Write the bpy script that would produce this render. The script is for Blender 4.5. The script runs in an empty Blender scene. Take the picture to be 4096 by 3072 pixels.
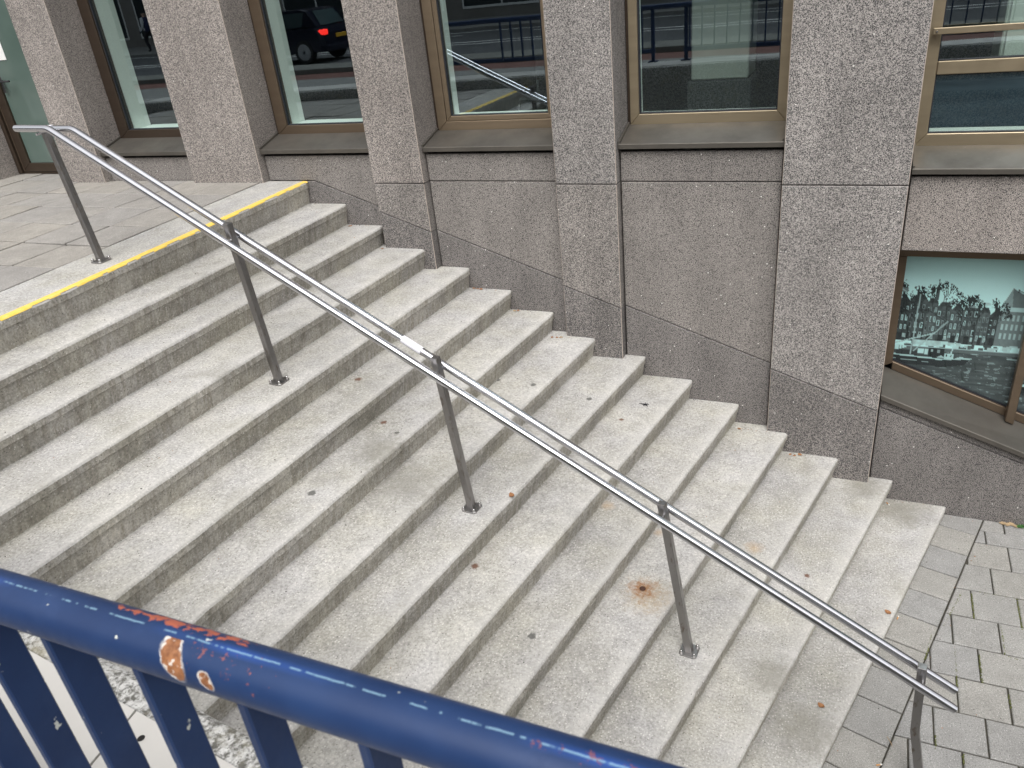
import bpy, math, random
import numpy as np
from mathutils import Matrix, Vector, noise as mnoise

random.seed(7)
rng = np.random.default_rng(7)
S = 1.2                      # metres per modelling unit (the paving slabs are 0.5 m and 0.3 m)
scene = bpy.context.scene
COL = scene.collection

# ------------------------------------------------------------------ camera
cam_d = bpy.data.cameras.new('camera')
cam = bpy.data.objects.new('camera', cam_d)
COL.objects.link(cam)
CAM = (4.16253, -5.14852, 1.38489)
RT = (0.91623322, 0.38813735, -0.09932814)
UP = (-0.10256105, 0.46688332, 0.87835141)
FW = (-0.38729564, 0.79458754, -0.46758178)
cam.matrix_world = Matrix(((RT[0], UP[0], -FW[0], CAM[0] * S), (RT[1], UP[1], -FW[1], CAM[1] * S),
                           (RT[2], UP[2], -FW[2], CAM[2] * S), (0, 0, 0, 1)))
cam_d.sensor_fit = 'HORIZONTAL'; cam_d.sensor_width = 36
cam_d.lens = 3140.44 / 4096 * 36
cam_d.clip_start = 0.05; cam_d.clip_end = 500
cam_d.dof.use_dof = True
cam_d.dof.focus_distance = 5.6 * S
cam_d.dof.aperture_fstop = 9.0
scene.camera = cam

# ------------------------------------------------------------------ light
world = bpy.data.worlds.new('World'); scene.world = world
world.use_nodes = True
wn, wl = world.node_tree.nodes, world.node_tree.links
wn.clear()
sky = wn.new('ShaderNodeTexSky'); sky.sky_type = 'NISHITA'; sky.sun_disc = False
SUN_EL, SUN_AZ = math.radians(58), math.radians(163)   # azimuth clockwise from +Y
sky.sun_elevation = SUN_EL; sky.sun_rotation = SUN_AZ
sky.air_density = 1.0; sky.dust_density = 4.0; sky.ozone_density = 1.0
hs = wn.new('ShaderNodeHueSaturation'); hs.inputs['Saturation'].default_value = 0.12
bg = wn.new('ShaderNodeBackground'); bg.inputs['Strength'].default_value = 0.15
wo = wn.new('ShaderNodeOutputWorld')
wl.new(sky.outputs[0], hs.inputs['Color']); wl.new(hs.outputs[0], bg.inputs['Color']); wl.new(bg.outputs[0], wo.inputs[0])
sun_d = bpy.data.lights.new('sun', 'SUN'); sun_d.energy = 0.75; sun_d.angle = math.radians(40)
sun_d.color = (1.0, 0.992, 0.98)
sun = bpy.data.objects.new('sun', sun_d); COL.objects.link(sun)
sdir = Vector((math.sin(SUN_AZ) * math.cos(SUN_EL), math.cos(SUN_AZ) * math.cos(SUN_EL), math.sin(SUN_EL)))
sun.rotation_euler = sdir.to_track_quat('Z', 'Y').to_euler()
sun.location = sdir * 40
scene.view_settings.view_transform = 'Standard'
scene.view_settings.look = 'None'
scene.view_settings.exposure = 0.86
scene.view_settings.gamma = 1.0
scene.view_settings.use_curve_mapping = False
scene.render.engine = 'CYCLES'
scene.cycles.max_bounces = 8; scene.cycles.diffuse_bounces = 3; scene.cycles.glossy_bounces = 4; scene.cycles.transparent_max_bounces = 8
scene.cycles.caustics_reflective = False; scene.cycles.caustics_refractive = False

# ------------------------------------------------------------------ object helpers
BASE = {}
def put(o, label=None, cat=None, group=None, kind=None):
    if label: o['label'] = label
    if cat: o['category'] = cat
    if group: o['group'] = group
    if kind: o['kind'] = kind
    return o

def thing(name, base, label, cat, group=None):
    o = bpy.data.objects.new(name, None); COL.objects.link(o)
    o.location = Vector(base) * S; o.empty_display_size = 0.2
    BASE[o] = Vector(base)
    return put(o, label, cat, group)

def mk(name, v, f, mats, parent=None, mi=None, smooth=False, base=None):
    """verts in modelling units, world frame"""
    if parent is not None: b = BASE[parent]
    else: b = Vector(base) if base is not None else Vector((0, 0, 0))
    me = bpy.data.meshes.new(name)
    va = (np.asarray(v, dtype=float) - np.array(b)) * S
    me.from_pydata(va.tolist(), [], [list(map(int, q)) for q in f])
    if not isinstance(mats, (list, tuple)): mats = [mats]
    for m in mats: me.materials.append(m)
    if mi is not None: me.polygons.foreach_set('material_index', list(mi))
    if smooth: me.polygons.foreach_set('use_smooth', [True] * len(me.polygons))
    me.update()
    o = bpy.data.objects.new(name, me); COL.objects.link(o)
    if parent is not None:
        o.parent = parent
    else:
        o.location = b * S
    BASE[o] = b
    return o

class MB:
    def __init__(s): s.v = []; s.f = []; s.m = []
    def add(s, v, f, m=0):
        k = len(s.v); s.v += [tuple(p) for p in v]; s.f += [[a + k for a in q] for q in f]; s.m += [m] * len(f); return s
    def box(s, a, b, m=0):
        x0, y0, z0 = a; x1, y1, z1 = b
        return s.add([(x0, y0, z0), (x1, y0, z0), (x1, y1, z0), (x0, y1, z0), (x0, y0, z1), (x1, y0, z1), (x1, y1, z1), (x0, y1, z1)],
                     [(0, 3, 2, 1), (4, 5, 6, 7), (0, 1, 5, 4), (1, 2, 6, 5), (2, 3, 7, 6), (3, 0, 4, 7)], m)
    def cbox(s, a, b, c, m=0):
        """box with chamfered edges"""
        x0, y0, z0 = a; x1, y1, z1 = b
        P = {}
        vs = []
        for sx in (0, 1):
            for sy in (0, 1):
                for sz in (0, 1):
                    X, Y, Z = (x0, x1)[sx], (y0, y1)[sy], (z0, z1)[sz]
                    dx, dy, dz = (c, -c)[sx], (c, -c)[sy], (c, -c)[sz]
                    for ax, p in (('x', (X, Y + dy, Z + dz)), ('y', (X + dx, Y, Z + dz)), ('z', (X + dx, Y + dy, Z))):
                        P[(sx, sy, sz, ax)] = len(vs); vs.append(p)
        fs = []
        for k in (0, 1):
            fx = [P[(k, a, b_, 'x')] for a, b_ in ((0, 0), (1, 0), (1, 1), (0, 1))]
            fy = [P[(a, k, b_, 'y')] for a, b_ in ((0, 0), (0, 1), (1, 1), (1, 0))]
            fz = [P[(a, b_, k, 'z')] for a, b_ in ((0, 0), (1, 0), (1, 1), (0, 1))]
            if k == 0: fx.reverse(); fy.reverse(); fz.reverse()
            fs += [fx, fy, fz]
        for a in (0, 1):
            for b_ in (0, 1):
                fs.append([P[(a, b_, 0, 'x')], P[(a, b_, 0, 'y')], P[(a, b_, 1, 'y')], P[(a, b_, 1, 'x')]])
                fs.append([P[(a, 0, b_, 'x')], P[(a, 0, b_, 'z')], P[(a, 1, b_, 'z')], P[(a, 1, b_, 'x')]])
                fs.append([P[(0, a, b_, 'y')], P[(0, a, b_, 'z')], P[(1, a, b_, 'z')], P[(1, a, b_, 'y')]])
                for cc in (0, 1):
                    fs.append([P[(a, b_, cc, 'x')], P[(a, b_, cc, 'y')], P[(a, b_, cc, 'z')]])
        return s.add(vs, fs, m)
    def tube(s, pts, r, n=16, m=0, cap=True, closed=False):
        pts = [Vector(p) for p in pts]; k0 = len(s.v); rings = []
        up = Vector((0, 0, 1))
        for i, p in enumerate(pts):
            d = (pts[min(i + 1, len(pts) - 1)] - pts[max(i - 1, 0)]).normalized()
            u = up if abs(d.dot(up)) < .95 else Vector((1, 0, 0))
            a = d.cross(u).normalized(); b = a.cross(d)
            rr = r[i] if isinstance(r, (list, tuple)) else r
            # mitre widening
            if 0 < i < len(pts) - 1:
                d1 = (p - pts[i - 1]).normalized(); d2 = (pts[i + 1] - p).normalized()
            rings.append([p + (a * math.cos(t) + b * math.sin(t)) * rr for t in [2 * math.pi * j / n for j in range(n)]])
        vs = [tuple(p) for rg in rings for p in rg]; fs = []
        for i in range(len(pts) - 1):
            for j in range(n):
                fs.append((i * n + j, (i + 1) * n + j, (i + 1) * n + (j + 1) % n, i * n + (j + 1) % n))
        if cap:
            fs.append(tuple(range(n))); fs.append(tuple((len(pts) - 1) * n + j for j in reversed(range(n))))
        return s.add(vs, [tuple(q) for q in fs], m)
    def prism(s, poly, axis_vec, m=0):
        n = len(poly); d = Vector(axis_vec)
        vs = [tuple(p) for p in poly] + [tuple(Vector(p) + d) for p in poly]
        fs = [tuple(reversed(range(n))), tuple(range(n, 2 * n))] + [(i, (i + 1) % n, n + (i + 1) % n, n + i) for i in range(n)]
        return s.add(vs, fs, m)
    def lathe(s, prof, c, axis, n=20, m=0):
        """prof: list of (radius, dist along axis)"""
        ax = Vector(axis).normalized(); u = Vector((0, 0, 1)) if abs(ax.z) < .9 else Vector((1, 0, 0))
        a = ax.cross(u).normalized(); b = ax.cross(a); c = Vector(c)
        vs = []
        for r, h in prof:
            for j in range(n):
                t = 2 * math.pi * j / n
                vs.append(tuple(c + ax * h + (a * math.cos(t) + b * math.sin(t)) * r))
        fs = []
        for i in range(len(prof) - 1):
            for j in range(n):
                fs.append((i * n + j, i * n + (j + 1) % n, (i + 1) * n + (j + 1) % n, (i + 1) * n + j))
        fs.append(tuple(reversed(range(n)))); fs.append(tuple((len(prof) - 1) * n + j for j in range(n)))
        return s.add(vs, fs, m)
    def build(s, name, mats, parent=None, smooth=False, base=None):
        o = mk(name, s.v, s.f, mats, parent, s.m if isinstance(mats, (list, tuple)) else None, smooth, base)
        if smooth:
            try:
                o.data.set_sharp_from_angle(angle=math.radians(40))
            except Exception: pass
        return o

# ------------------------------------------------------------------ material helpers
class NT:
    def __init__(s, name):
        s.mat = bpy.data.materials.new(name); s.mat.use_nodes = True
        s.n = s.mat.node_tree.nodes; s.l = s.mat.node_tree.links
        s.bsdf = s.n['Principled BSDF']; s.out = s.n['Material Output']
        s._pos = None
    def new(s, t, **kw):
        o = s.n.new(t)
        for k, v in kw.items(): setattr(o, k, v)
        return o
    def put(s, sock, v):
        if isinstance(v, bpy.types.NodeSocket): s.l.new(v, sock)
        elif v is not None:
            if sock.type == 'RGBA' and not isinstance(v, (int, float)) and len(v) == 3: v = (*v, 1)
            sock.default_value = v
    def pos(s):
        if s._pos is None:
            g = s.new('ShaderNodeNewGeometry')
            m = s.new('ShaderNodeVectorMath', operation='SCALE'); s.l.new(g.outputs['Position'], m.inputs[0]); m.inputs['Scale'].default_value = 1 / S
            s._pos = m.outputs[0]; s.geo = g
        return s._pos
    def vmath(s, op, a, b):
        m = s.new('ShaderNodeVectorMath', operation=op); s.put(m.inputs[0], a); s.put(m.inputs[1], b); return m.outputs['Value'] if op in ('DISTANCE', 'LENGTH', 'DOT_PRODUCT') else m.outputs[0]
    def math(s, op, a, b=None, c=None, clamp=False):
        m = s.new('ShaderNodeMath', operation=op); m.use_clamp = clamp
        s.put(m.inputs[0], a)
        if b is not None: s.put(m.inputs[1], b)
        if c is not None: s.put(m.inputs[2], c)
        return m.outputs[0]
    def noise(s, scale, detail=3, rough=.55, vec=None, dist=0, col=False):
        t = s.new('ShaderNodeTexNoise'); t.inputs['Scale'].default_value = scale; t.inputs['Detail'].default_value = detail
        t.inputs['Roughness'].default_value = rough; t.inputs['Distortion'].default_value = dist
        s.l.new(vec if vec is not None else s.pos(), t.inputs['Vector']); return t.outputs['Color' if col else 'Fac']
    def voro(s, scale, feature='F1', rnd=1, vec=None, out='Distance'):
        t = s.new('ShaderNodeTexVoronoi', feature=feature); t.inputs['Scale'].default_value = scale; t.inputs['Randomness'].default_value = rnd
        s.l.new(vec if vec is not None else s.pos(), t.inputs['Vector']); return t.outputs[out]
    def ramp(s, x, a, b, lo=0., hi=1., interp='LINEAR'):
        m = s.new('ShaderNodeMapRange'); m.interpolation_type = interp
        s.put(m.inputs['Value'], x); m.inputs['From Min'].default_value = a; m.inputs['From Max'].default_value = b
        m.inputs['To Min'].default_value = lo; m.inputs['To Max'].default_value = hi; m.clamp = True; return m.outputs['Result']
    def mix(s, f, a, b, blend='MIX'):
        m = s.new('ShaderNodeMix', data_type='RGBA', blend_type=blend)
        s.put(m.inputs[0], f); s.put(m.inputs[6], a); s.put(m.inputs[7], b); return m.outputs[2]
    def scalev(s, v, sc):
        m = s.new('ShaderNodeVectorMath', operation='MULTIPLY'); s.put(m.inputs[0], v); m.inputs[1].default_value = sc; return m.outputs[0]
    def bump(s, h, strength=.3, dist=.002):
        b = s.new('ShaderNodeBump'); b.inputs['Strength'].default_value = strength; b.inputs['Distance'].default_value = dist
        s.put(b.inputs['Height'], h); s.l.new(b.outputs[0], s.bsdf.inputs['Normal']); return b
    def rand(s):
        return s.new('ShaderNodeObjectInfo').outputs['Random']
    def attr(s, name):
        a = s.new('ShaderNodeAttribute'); a.attribute_name = name; return a
    def done(s, color=None, rough=None, metal=None, spec=None):
        if color is not None: s.put(s.bsdf.inputs['Base Color'], color)
        if rough is not None: s.put(s.bsdf.inputs['Roughness'], rough)
        if metal is not None: s.put(s.bsdf.inputs['Metallic'], metal)
        if spec is not None: s.put(s.bsdf.inputs['Specular IOR Level'], spec)
        return s.mat

def plain(name, col, rough=.5, metal=0., var=.12, vs=8):
    t = NT(name)
    n = t.noise(vs, 4)
    f = t.ramp(n, .25, .75, 1 - var, 1 + var)
    c = t.vmath('SCALE', None, None) if False else None
    m = t.new('ShaderNodeVectorMath', operation='SCALE'); m.inputs[0].default_value = col; t.l.new(f, m.inputs['Scale'])
    return t.done(m.outputs[0], rough, metal)

def granite(name, light, dark, tint_var=.14, thresh=.5, edge=False):
    """washed aggregate: pale grout network around dark stone chips"""
    t = NT(name)
    p = t.pos()
    n1 = t.noise(205, 2, .6, dist=.3)
    n2 = t.noise(40, 2, .5)
    n3 = t.noise(2.2, 4, .6)
    mask = t.ramp(t.math('ADD', n1, t.math('MULTIPLY', t.math('SUBTRACT', n2, .5), .12)), thresh - .035, thresh + .045)
    chipcol = t.mix(t.ramp(t.voro(150, out='Distance'), .1, .6), dark, tuple(min(1, c * 2.6 + .02) for c in dark))
    base = t.mix(t.ramp(t.noise(260, 1), .3, .7), light, tuple(c * .8 for c in light))
    col = t.mix(mask, chipcol, base)
    dv = t.new('ShaderNodeTexVoronoi', feature='F1'); dv.inputs['Scale'].default_value = 102; t.l.new(t.scalev(p, (1.0, 1.0, 1.25)), dv.inputs['Vector'])
    big = t.math('MULTIPLY', t.ramp(dv.outputs['Distance'], .30, .40, 1, 0), t.math('GREATER_THAN', _sep(t, dv.outputs['Color']), .62))
    col = t.mix(big, col, tuple(c * .75 for c in dark))
    # rare white quartz chips
    wv = t.new('ShaderNodeTexVoronoi', feature='F1'); wv.inputs['Scale'].default_value = 34; t.l.new(p, wv.inputs['Vector'])
    sel = t.math('MULTIPLY', t.math('LESS_THAN', wv.outputs['Distance'], .13), t.math('GREATER_THAN', t.new('ShaderNodeSeparateColor').outputs[0] if False else _sep(t, wv.outputs['Color']), .93))
    col = t.mix(sel, col, (.8, .78, .74))
    # weather streaks (soft vertical)
    st = t.noise(3.0, 4, .6, vec=t.scalev(p, (1.6, 1.6, .28)))
    f = t.math('MULTIPLY', t.ramp(n3, .25, .75, 1 - tint_var, 1 + tint_var), t.ramp(st, .3, .7, .84, 1.12))
    rf = t.ramp(t.rand(), 0, 1, .94, 1.05)
    f = t.math('MULTIPLY', f, rf)
    m = t.new('ShaderNodeVectorMath', operation='SCALE'); t.l.new(col, m.inputs[0]); t.l.new(f, m.inputs['Scale'])
    return t.done(m.outputs[0], .72, 0, .35)

def _sep(t, c):
    s_ = t.new('ShaderNodeSeparateColor'); t.l.new(c, s_.inputs[0]); return s_.outputs[0]

M = {}
M['granite_warm'] = granite('granite_warm', (.485, .432, .390), (.046, .042, .040), thresh=.50)
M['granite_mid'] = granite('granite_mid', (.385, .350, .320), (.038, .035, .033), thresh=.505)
M['granite_grey'] = granite('granite_grey', (.455, .420, .392), (.040, .038, .037), thresh=.50)
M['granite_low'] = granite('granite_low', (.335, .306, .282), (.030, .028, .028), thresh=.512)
M['granite_edge'] = plain('granite_edge', (.42, .36, .31), .7, var=.2, vs=60)
M['joint'] = plain('joint', (.028, .026, .025), .9)

ZR = [.028, -.153, -.322, -.48, -.642, -.808, -.968, -1.125, -1.276, -1.434, -1.596, -1.752, -1.909, -2.08, -2.241]
def concrete(name, base, tread=True, spots=()):
    t = NT(name); p = t.pos()
    big = t.noise(1.7, 4, .62); mid = t.noise(9, 4, .65); fine = t.noise(75, 3, .7)
    f = t.math('MULTIPLY', t.ramp(big, .3, .7, .83, 1.12), t.ramp(mid, .25, .75, .82, 1.14))
    f = t.math('MULTIPLY', f, t.ramp(fine, .25, .75, .58, 1.38)); f = t.math('MULTIPLY', f, t.ramp(t.rand(), 0, 1, .93, 1.06))
    col = t.mix(t.ramp(t.noise(3.1, 4), .35, .7), base, (base[0] * .93, base[1] * .92, base[2] * .84))
    if not tread:
        # formed face: brown-grey grime with pale lime runs and a pitted skin
        st = t.noise(7, 5, .65, vec=t.scalev(p, (1, 4.5, .9)))
        col = t.mix(t.ramp(st, .42, .68), col, (base[0] * .70, base[1] * .68, base[2] * .62))
        runs = t.noise(16, 3, .6, vec=t.scalev(p, (1, 2.2, .16)))
        col = t.mix(t.ramp(runs, .62, .74, 0, .6), col, (base[0] * 1.35, base[1] * 1.34, base[2] * 1.32))
        sm = t.noise(2.3, 3, .5)
        f = t.math('MULTIPLY', f, t.ramp(sm, .3, .7, .82, 1.1))
    m = t.new('ShaderNodeVectorMath', operation='SCALE'); t.l.new(col, m.inputs[0]); t.l.new(f, m.inputs['Scale'])
    c = m.outputs[0]
    # exposed pale aggregate and dark pores
    va = t.new('ShaderNodeTexVoronoi', feature='F1'); va.inputs['Scale'].default_value = 74; t.l.new(p, va.inputs['Vector'])
    pick = _sep(t, va.outputs['Color'])
    agg = t.math('MULTIPLY', t.ramp(va.outputs['Distance'], .20, .34, 1, 0), t.math('GREATER_THAN', pick, .66 if tread else .86))
    c = t.mix(t.math('MULTIPLY', agg, .55), c, (.76, .735, .69))
    vb = t.new('ShaderNodeTexVoronoi', feature='F1'); vb.inputs['Scale'].default_value = 56; t.l.new(t.scalev(p, (1, 1, 1.01)), vb.inputs['Vector'])
    pick2 = _sep(t, vb.outputs['Color'])
    pore = t.math('MULTIPLY', t.ramp(vb.outputs['Distance'], .14, .24, 1, 0), t.math('GREATER_THAN', pick2, .72))
    c = t.mix(t.math('MULTIPLY', pore, .7), c, (.09, .085, .075))
    if tread:
        w = t.attr('wear').outputs['Fac']
        ww = t.math('MULTIPLY', w, t.ramp(t.noise(6, 4), .3, .65, .3, 1.0))
        c = t.mix(t.math('MULTIPLY', ww, .55), c, (base[0] * 1.28, base[1] * 1.27, base[2] * 1.24))
        # dirty blotches
        bl = t.noise(2.6, 4, .6, dist=.6)
        c = t.mix(t.ramp(bl, .60, .74, 0, .42), c, (base[0] * .55, base[1] * .54, base[2] * .47))
    nzs = t.noise(70, 2) if spots else None; nzl = t.noise(24, 3) if spots else None
    for (pt, r, kind) in spots:
        nz = nzs if r < .04 else nzl
        d = t.vmath('DISTANCE', p, pt)
        d2 = t.math('ADD', d, t.math('MULTIPLY', t.math('SUBTRACT', nz, .5), r * .9))
        if kind == 'rust':
            gr = t.ramp(nzs, .32, .60, .45, 1.0)
            o2 = t.vmath('DISTANCE', p, (pt[0] + .05, pt[1] - .05, pt[2]))
            c = t.mix(t.math('MULTIPLY', t.ramp(t.math('ADD', o2, t.math('MULTIPLY', t.math('SUBTRACT', nzl, .5), r)), r * .1, r, .5, 0, 'SMOOTHSTEP'), gr), c, (.38, .27, .14))
            c = t.mix(t.math('MULTIPLY', t.ramp(d2, r * .08, r * .55, 0.9, 0, 'SMOOTHSTEP'), gr), c, (.27, .125, .05))
        elif kind == 'red':
            c = t.mix(t.ramp(d2, r * .5, r, .85, 0), c, (.12, .045, .02))
        elif kind == 'gum':
            c = t.mix(t.ramp(d2, r * .7, r, .8, 0), c, (.075, .073, .068))
        elif kind == 'tan':
            c = t.mix(t.ramp(d2, 0, r, .5, 0), c, (.42, .27, .12))
        elif kind == 'damp':
            c = t.mix(t.ramp(d2, r * .1, r, .55, 0, 'SMOOTHSTEP'), c, (base[0] * .45, base[1] * .44, base[2] * .37))
    t.bump(t.noise(85, 2, .7), .5, .003)
    return t.done(c, .85, 0, .25)

SPOTS = [((3.247, -1.905, ZR[11]), .20, 'rust'), ((3.247, -1.905, ZR[11]), .024, 'red'),
         ((2.443, -2.325, ZR[9]), .026, 'red'), ((2.782, -.672, ZR[9]), .02, 'red'), ((1.351, -1.576, ZR[5]), .03, 'red'), ((1.63, -1.778, ZR[6]), .024, 'red'), ((4.076, -1.168, ZR[13]), .02, 'red'),
         ((2.85, -2.554, ZR[10]), .024, 'gum'), ((2.573, -.712, ZR[8]), .022, 'gum'), ((2.232, -.862, ZR[7]), .022, 'gum'), ((1.967, -.85, ZR[7]), .016, 'gum'), ((1.775, -1.863, ZR[6]), .016, 'gum'), ((1.632, -2.518, ZR[6]), .026, 'gum'), ((2.657, -2.552, ZR[10]), .018, 'gum'),
         ((1.961, -2.11, ZR[7]), .36, 'damp'), ((1.745, -2.061, ZR[6]), .25, 'damp'), ((3.981, -2.018, ZR[13]), .22, 'damp'), ((4.173, -2.15, ZR[14]), .26, 'damp'), ((4.62, -.12, ZR[14]), .26, 'damp'), ((4.36, -.15, ZR[13]), .2, 'damp'),
         ((2.902, -1.423, ZR[10]), .06, 'tan'), ((3.757, -1.198, ZR[12]), .07, 'tan'), ((3.217, -1.403, ZR[11]), .05, 'tan')]
M['tread'] = concrete('tread_concrete', (.418, .406, .391), True, SPOTS)
M['riser'] = concrete('riser_concrete', (.45, .43, .397), False)
M['mortar'] = concrete('mortar', (.46, .445, .42), False)

def paver_mat(name, base, speck):
    t = NT(name); p = t.pos()
    fine = t.noise(150, 3, .7); mid = t.noise(10, 4, .6); big = t.noise(2, 4)
    f = t.math('MULTIPLY', t.ramp(fine, .25, .75, 1 - speck, 1 + speck), t.ramp(mid, .25, .75, .86, 1.1))
    f = t.math('MULTIPLY', f, t.ramp(big, .3, .7, .9, 1.08))
    f = t.math('MULTIPLY', f, t.ramp(t.rand(), 0, 1, .94, 1.05))
    col = t.mix(t.rand(), base, (base[0] * .97, base[1] * .95, base[2] * .90))
    m = t.new('ShaderNodeVectorMath', operation='SCALE'); t.l.new(col, m.inputs[0]); t.l.new(f, m.inputs['Scale'])
    va = t.new('ShaderNodeTexVoronoi', feature='F1'); va.inputs['Scale'].default_value = 120; t.l.new(p, va.inputs['Vector'])
    sp = t.math('MULTIPLY', t.math('LESS_THAN', va.outputs['Distance'], .25), t.math('GREATER_THAN', _sep(t, va.outputs['Color']), .8))
    c = t.mix(t.math('MULTIPLY', sp, .6), m.outputs[0], (.62, .61, .58))
    vb = t.new('ShaderNodeTexVoronoi', feature='F1'); vb.inputs['Scale'].default_value = 95; t.l.new(t.scalev(p, (1.01, 1, 1)), vb.inputs['Vector'])
    sd = t.math('MULTIPLY', t.math('LESS_THAN', vb.outputs['Distance'], .25), t.math('GREATER_THAN', _sep(t, vb.outputs['Color']), .82))
    c = t.mix(t.math('MULTIPLY', sd, .6), c, (.07, .07, .068))
    t.bump(fine, .4, .002)
    return t.done(c, .85, 0, .25)
M['paver_up'] = paver_mat('paver_landing', (.295, .28, .262), .26)
M['paver_low'] = paver_mat('paver_pavement', (.285, .28, .27), .44)
M['sand_low'] = plain('joint_soil', (.05, .046, .035), .95, var=.5, vs=25)
M['sand'] = plain('joint_sand', (.045, .042, .036), .95, var=.4, vs=30)

def yellow():
    t = NT('yellow_paint')
    n = t.noise(30, 4); n2 = t.noise(140, 3, .7)
    c = t.mix(t.ramp(n, .3, .7), (.78, .50, .065), (.76, .56, .15))
    c = t.mix(t.ramp(n2, .58, .72, 0, .65), c, (.47, .43, .34))
    return t.done(c, .7)
M['yellow'] = yellow()

def steel(name, rough=.22, col=(.60, .60, .61), var=.06, aniso=0):
    t = NT(name)
    n = t.noise(60, 3, vec=t.scalev(t.pos(), (1, 1, .15)))
    r = t.ramp(n, .3, .7, rough - var, rough + var)
    t.bsdf.inputs['Anisotropic'].default_value = aniso
    return t.done(col, r, 1.0)
M['steel'] = steel('rail_steel', .17, (.60, .60, .625), .04)
def post_steel():
    t = NT('post_steel')
    p = t.pos(); n = t.noise(45, 4, .6, vec=t.scalev(p, (1, 1, .35)))
    c = t.mix(t.ramp(n, .56, .72, 0, .75), (.31, .30, .295), (.15, .105, .07))
    r = t.ramp(n, .4, .7, .30, .55)
    return t.done(c, r, 1.0)
M['post'] = post_steel()
M['bolt'] = steel('bolt_steel', .25, (.5, .49, .48))
M['sticker'] = plain('sticker', (.78, .77, .82), .5, var=.05)

def bronze(name, col, rough=.42):
    t = NT(name)
    n = t.noise(3, 3, vec=t.scalev(t.pos(), (.3, 1, 6)))
    m = t.new('ShaderNodeVectorMath', operation='SCALE'); m.inputs[0].default_value = col; t.l.new(t.ramp(n, .3, .7, .93, 1.06), m.inputs['Scale'])
    return t.done(m.outputs[0], t.ramp(t.noise(25, 3), .3, .7, rough - .05, rough + .06), .75)
M['bronze'] = bronze('bronze_anodised', (.20, .150, .105))  # one frame bronze; how much light each window's frame reflects is coloured in
M['bronze_half_lit'] = bronze('bronze_half_lit', (.29, .225, .155), .42)  # same bronze, partly brightened for the light it reflects
M['bronze_lit'] = bronze('bronze_lit_frame', (.42, .345, .235), .4)  # same bronze again, golden reflected light put into the base colour
M['bronze_dark'] = bronze('bronze_dark', (.095, .070, .052), .45)  # dark subframes and door; on the leftmost frame, dimmer reflection as colour
def sillmat():
    t = NT('sill_metal')
    p = t.pos(); n = t.noise(4, 4, .6); n2 = t.noise(30, 4, .6)
    c = t.mix(t.ramp(n, .35, .7), (.135, .122, .105), (.095, .087, .075))
    c = t.mix(t.ramp(n2, .64, .76, 0, .3), c, (.22, .21, .19))
    return t.done(c, t.ramp(n, .3, .7, .42, .56), .55)
M['sill'] = sillmat()
M['rubber'] = plain('gasket', (.018, .02, .026), .6)
M['white_board'] = plain('white_board', (.88, .90, .87), .6, var=.03)
M['int_dark'] = plain('interior_dark', (.06, .062, .065), .9)
M['int_floor'] = plain('interior_carpet', (.07, .075, .08), .95)
M['int_pale'] = plain('interior_pale', (.46, .48, .44), .7, var=.05)
M['tan'] = plain('tan_mat', (.35, .22, .09), .8)
M['chair_black'] = plain('chair_black', (.02, .02, .022), .6)

def glass(name, tint, refl=.12):
    t = NT(name)
    t.n.remove(t.bsdf)
    tr = t.new('ShaderNodeBsdfTransparent'); t.put(tr.inputs['Color'], tint)
    gl = t.new('ShaderNodeBsdfGlossy'); gl.inputs['Roughness'].default_value = .0; t.put(gl.inputs['Color'], (.78, .93, 1.0))
    lw = t.new('ShaderNodeLayerWeight'); lw.inputs['Blend'].default_value = .5
    f = t.math('ADD', t.math('MULTIPLY', t.math('POWER', lw.outputs['Facing'], 5.0), 1 - refl), refl, clamp=True)   # Schlick, same from both sides
    # a slight float-glass ripple
    b = t.new('ShaderNodeBump'); b.inputs['Strength'].default_value = .02; b.inputs['Distance'].default_value = .01
    t.l.new(t.noise(2.2, 1), b.inputs['Height']); t.l.new(b.outputs[0], gl.inputs['Normal'])
    mx = t.new('ShaderNodeMixShader'); t.l.new(f, mx.inputs[0]); t.l.new(tr.outputs[0], mx.inputs[1]); t.l.new(gl.outputs[0], mx.inputs[2])
    t.l.new(mx.outputs[0], t.out.inputs[0]); return t.mat
M['glass'] = glass('window_glass', (.84, .95, .91), .20)
M['glass_poster'] = glass('poster_glass', (.90, .97, .96), .07)
def spandrel():
    t = NT('spandrel_film')
    n = t.noise(6, 5, .7, vec=t.scalev(t.pos(), (.5, 1, 4)))
    c = t.mix(t.ramp(n, .3, .7), (.022, .034, .052), (.052, .074, .10))
    return t.done(c, .45, 0, .3)
M['spandrel'] = spandrel()
def doorglass():
    t = NT('door_glass')
    n = t.noise(1.4, 3)
    c = t.mix(t.ramp(n, .35, .65), (.085, .125, .108), (.125, .170, .150))
    return t.done(c, .08, 0, .6)
M['door_glass'] = doorglass()
M['paper'] = plain('paper', (.82, .82, .80), .8, var=.03)

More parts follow.
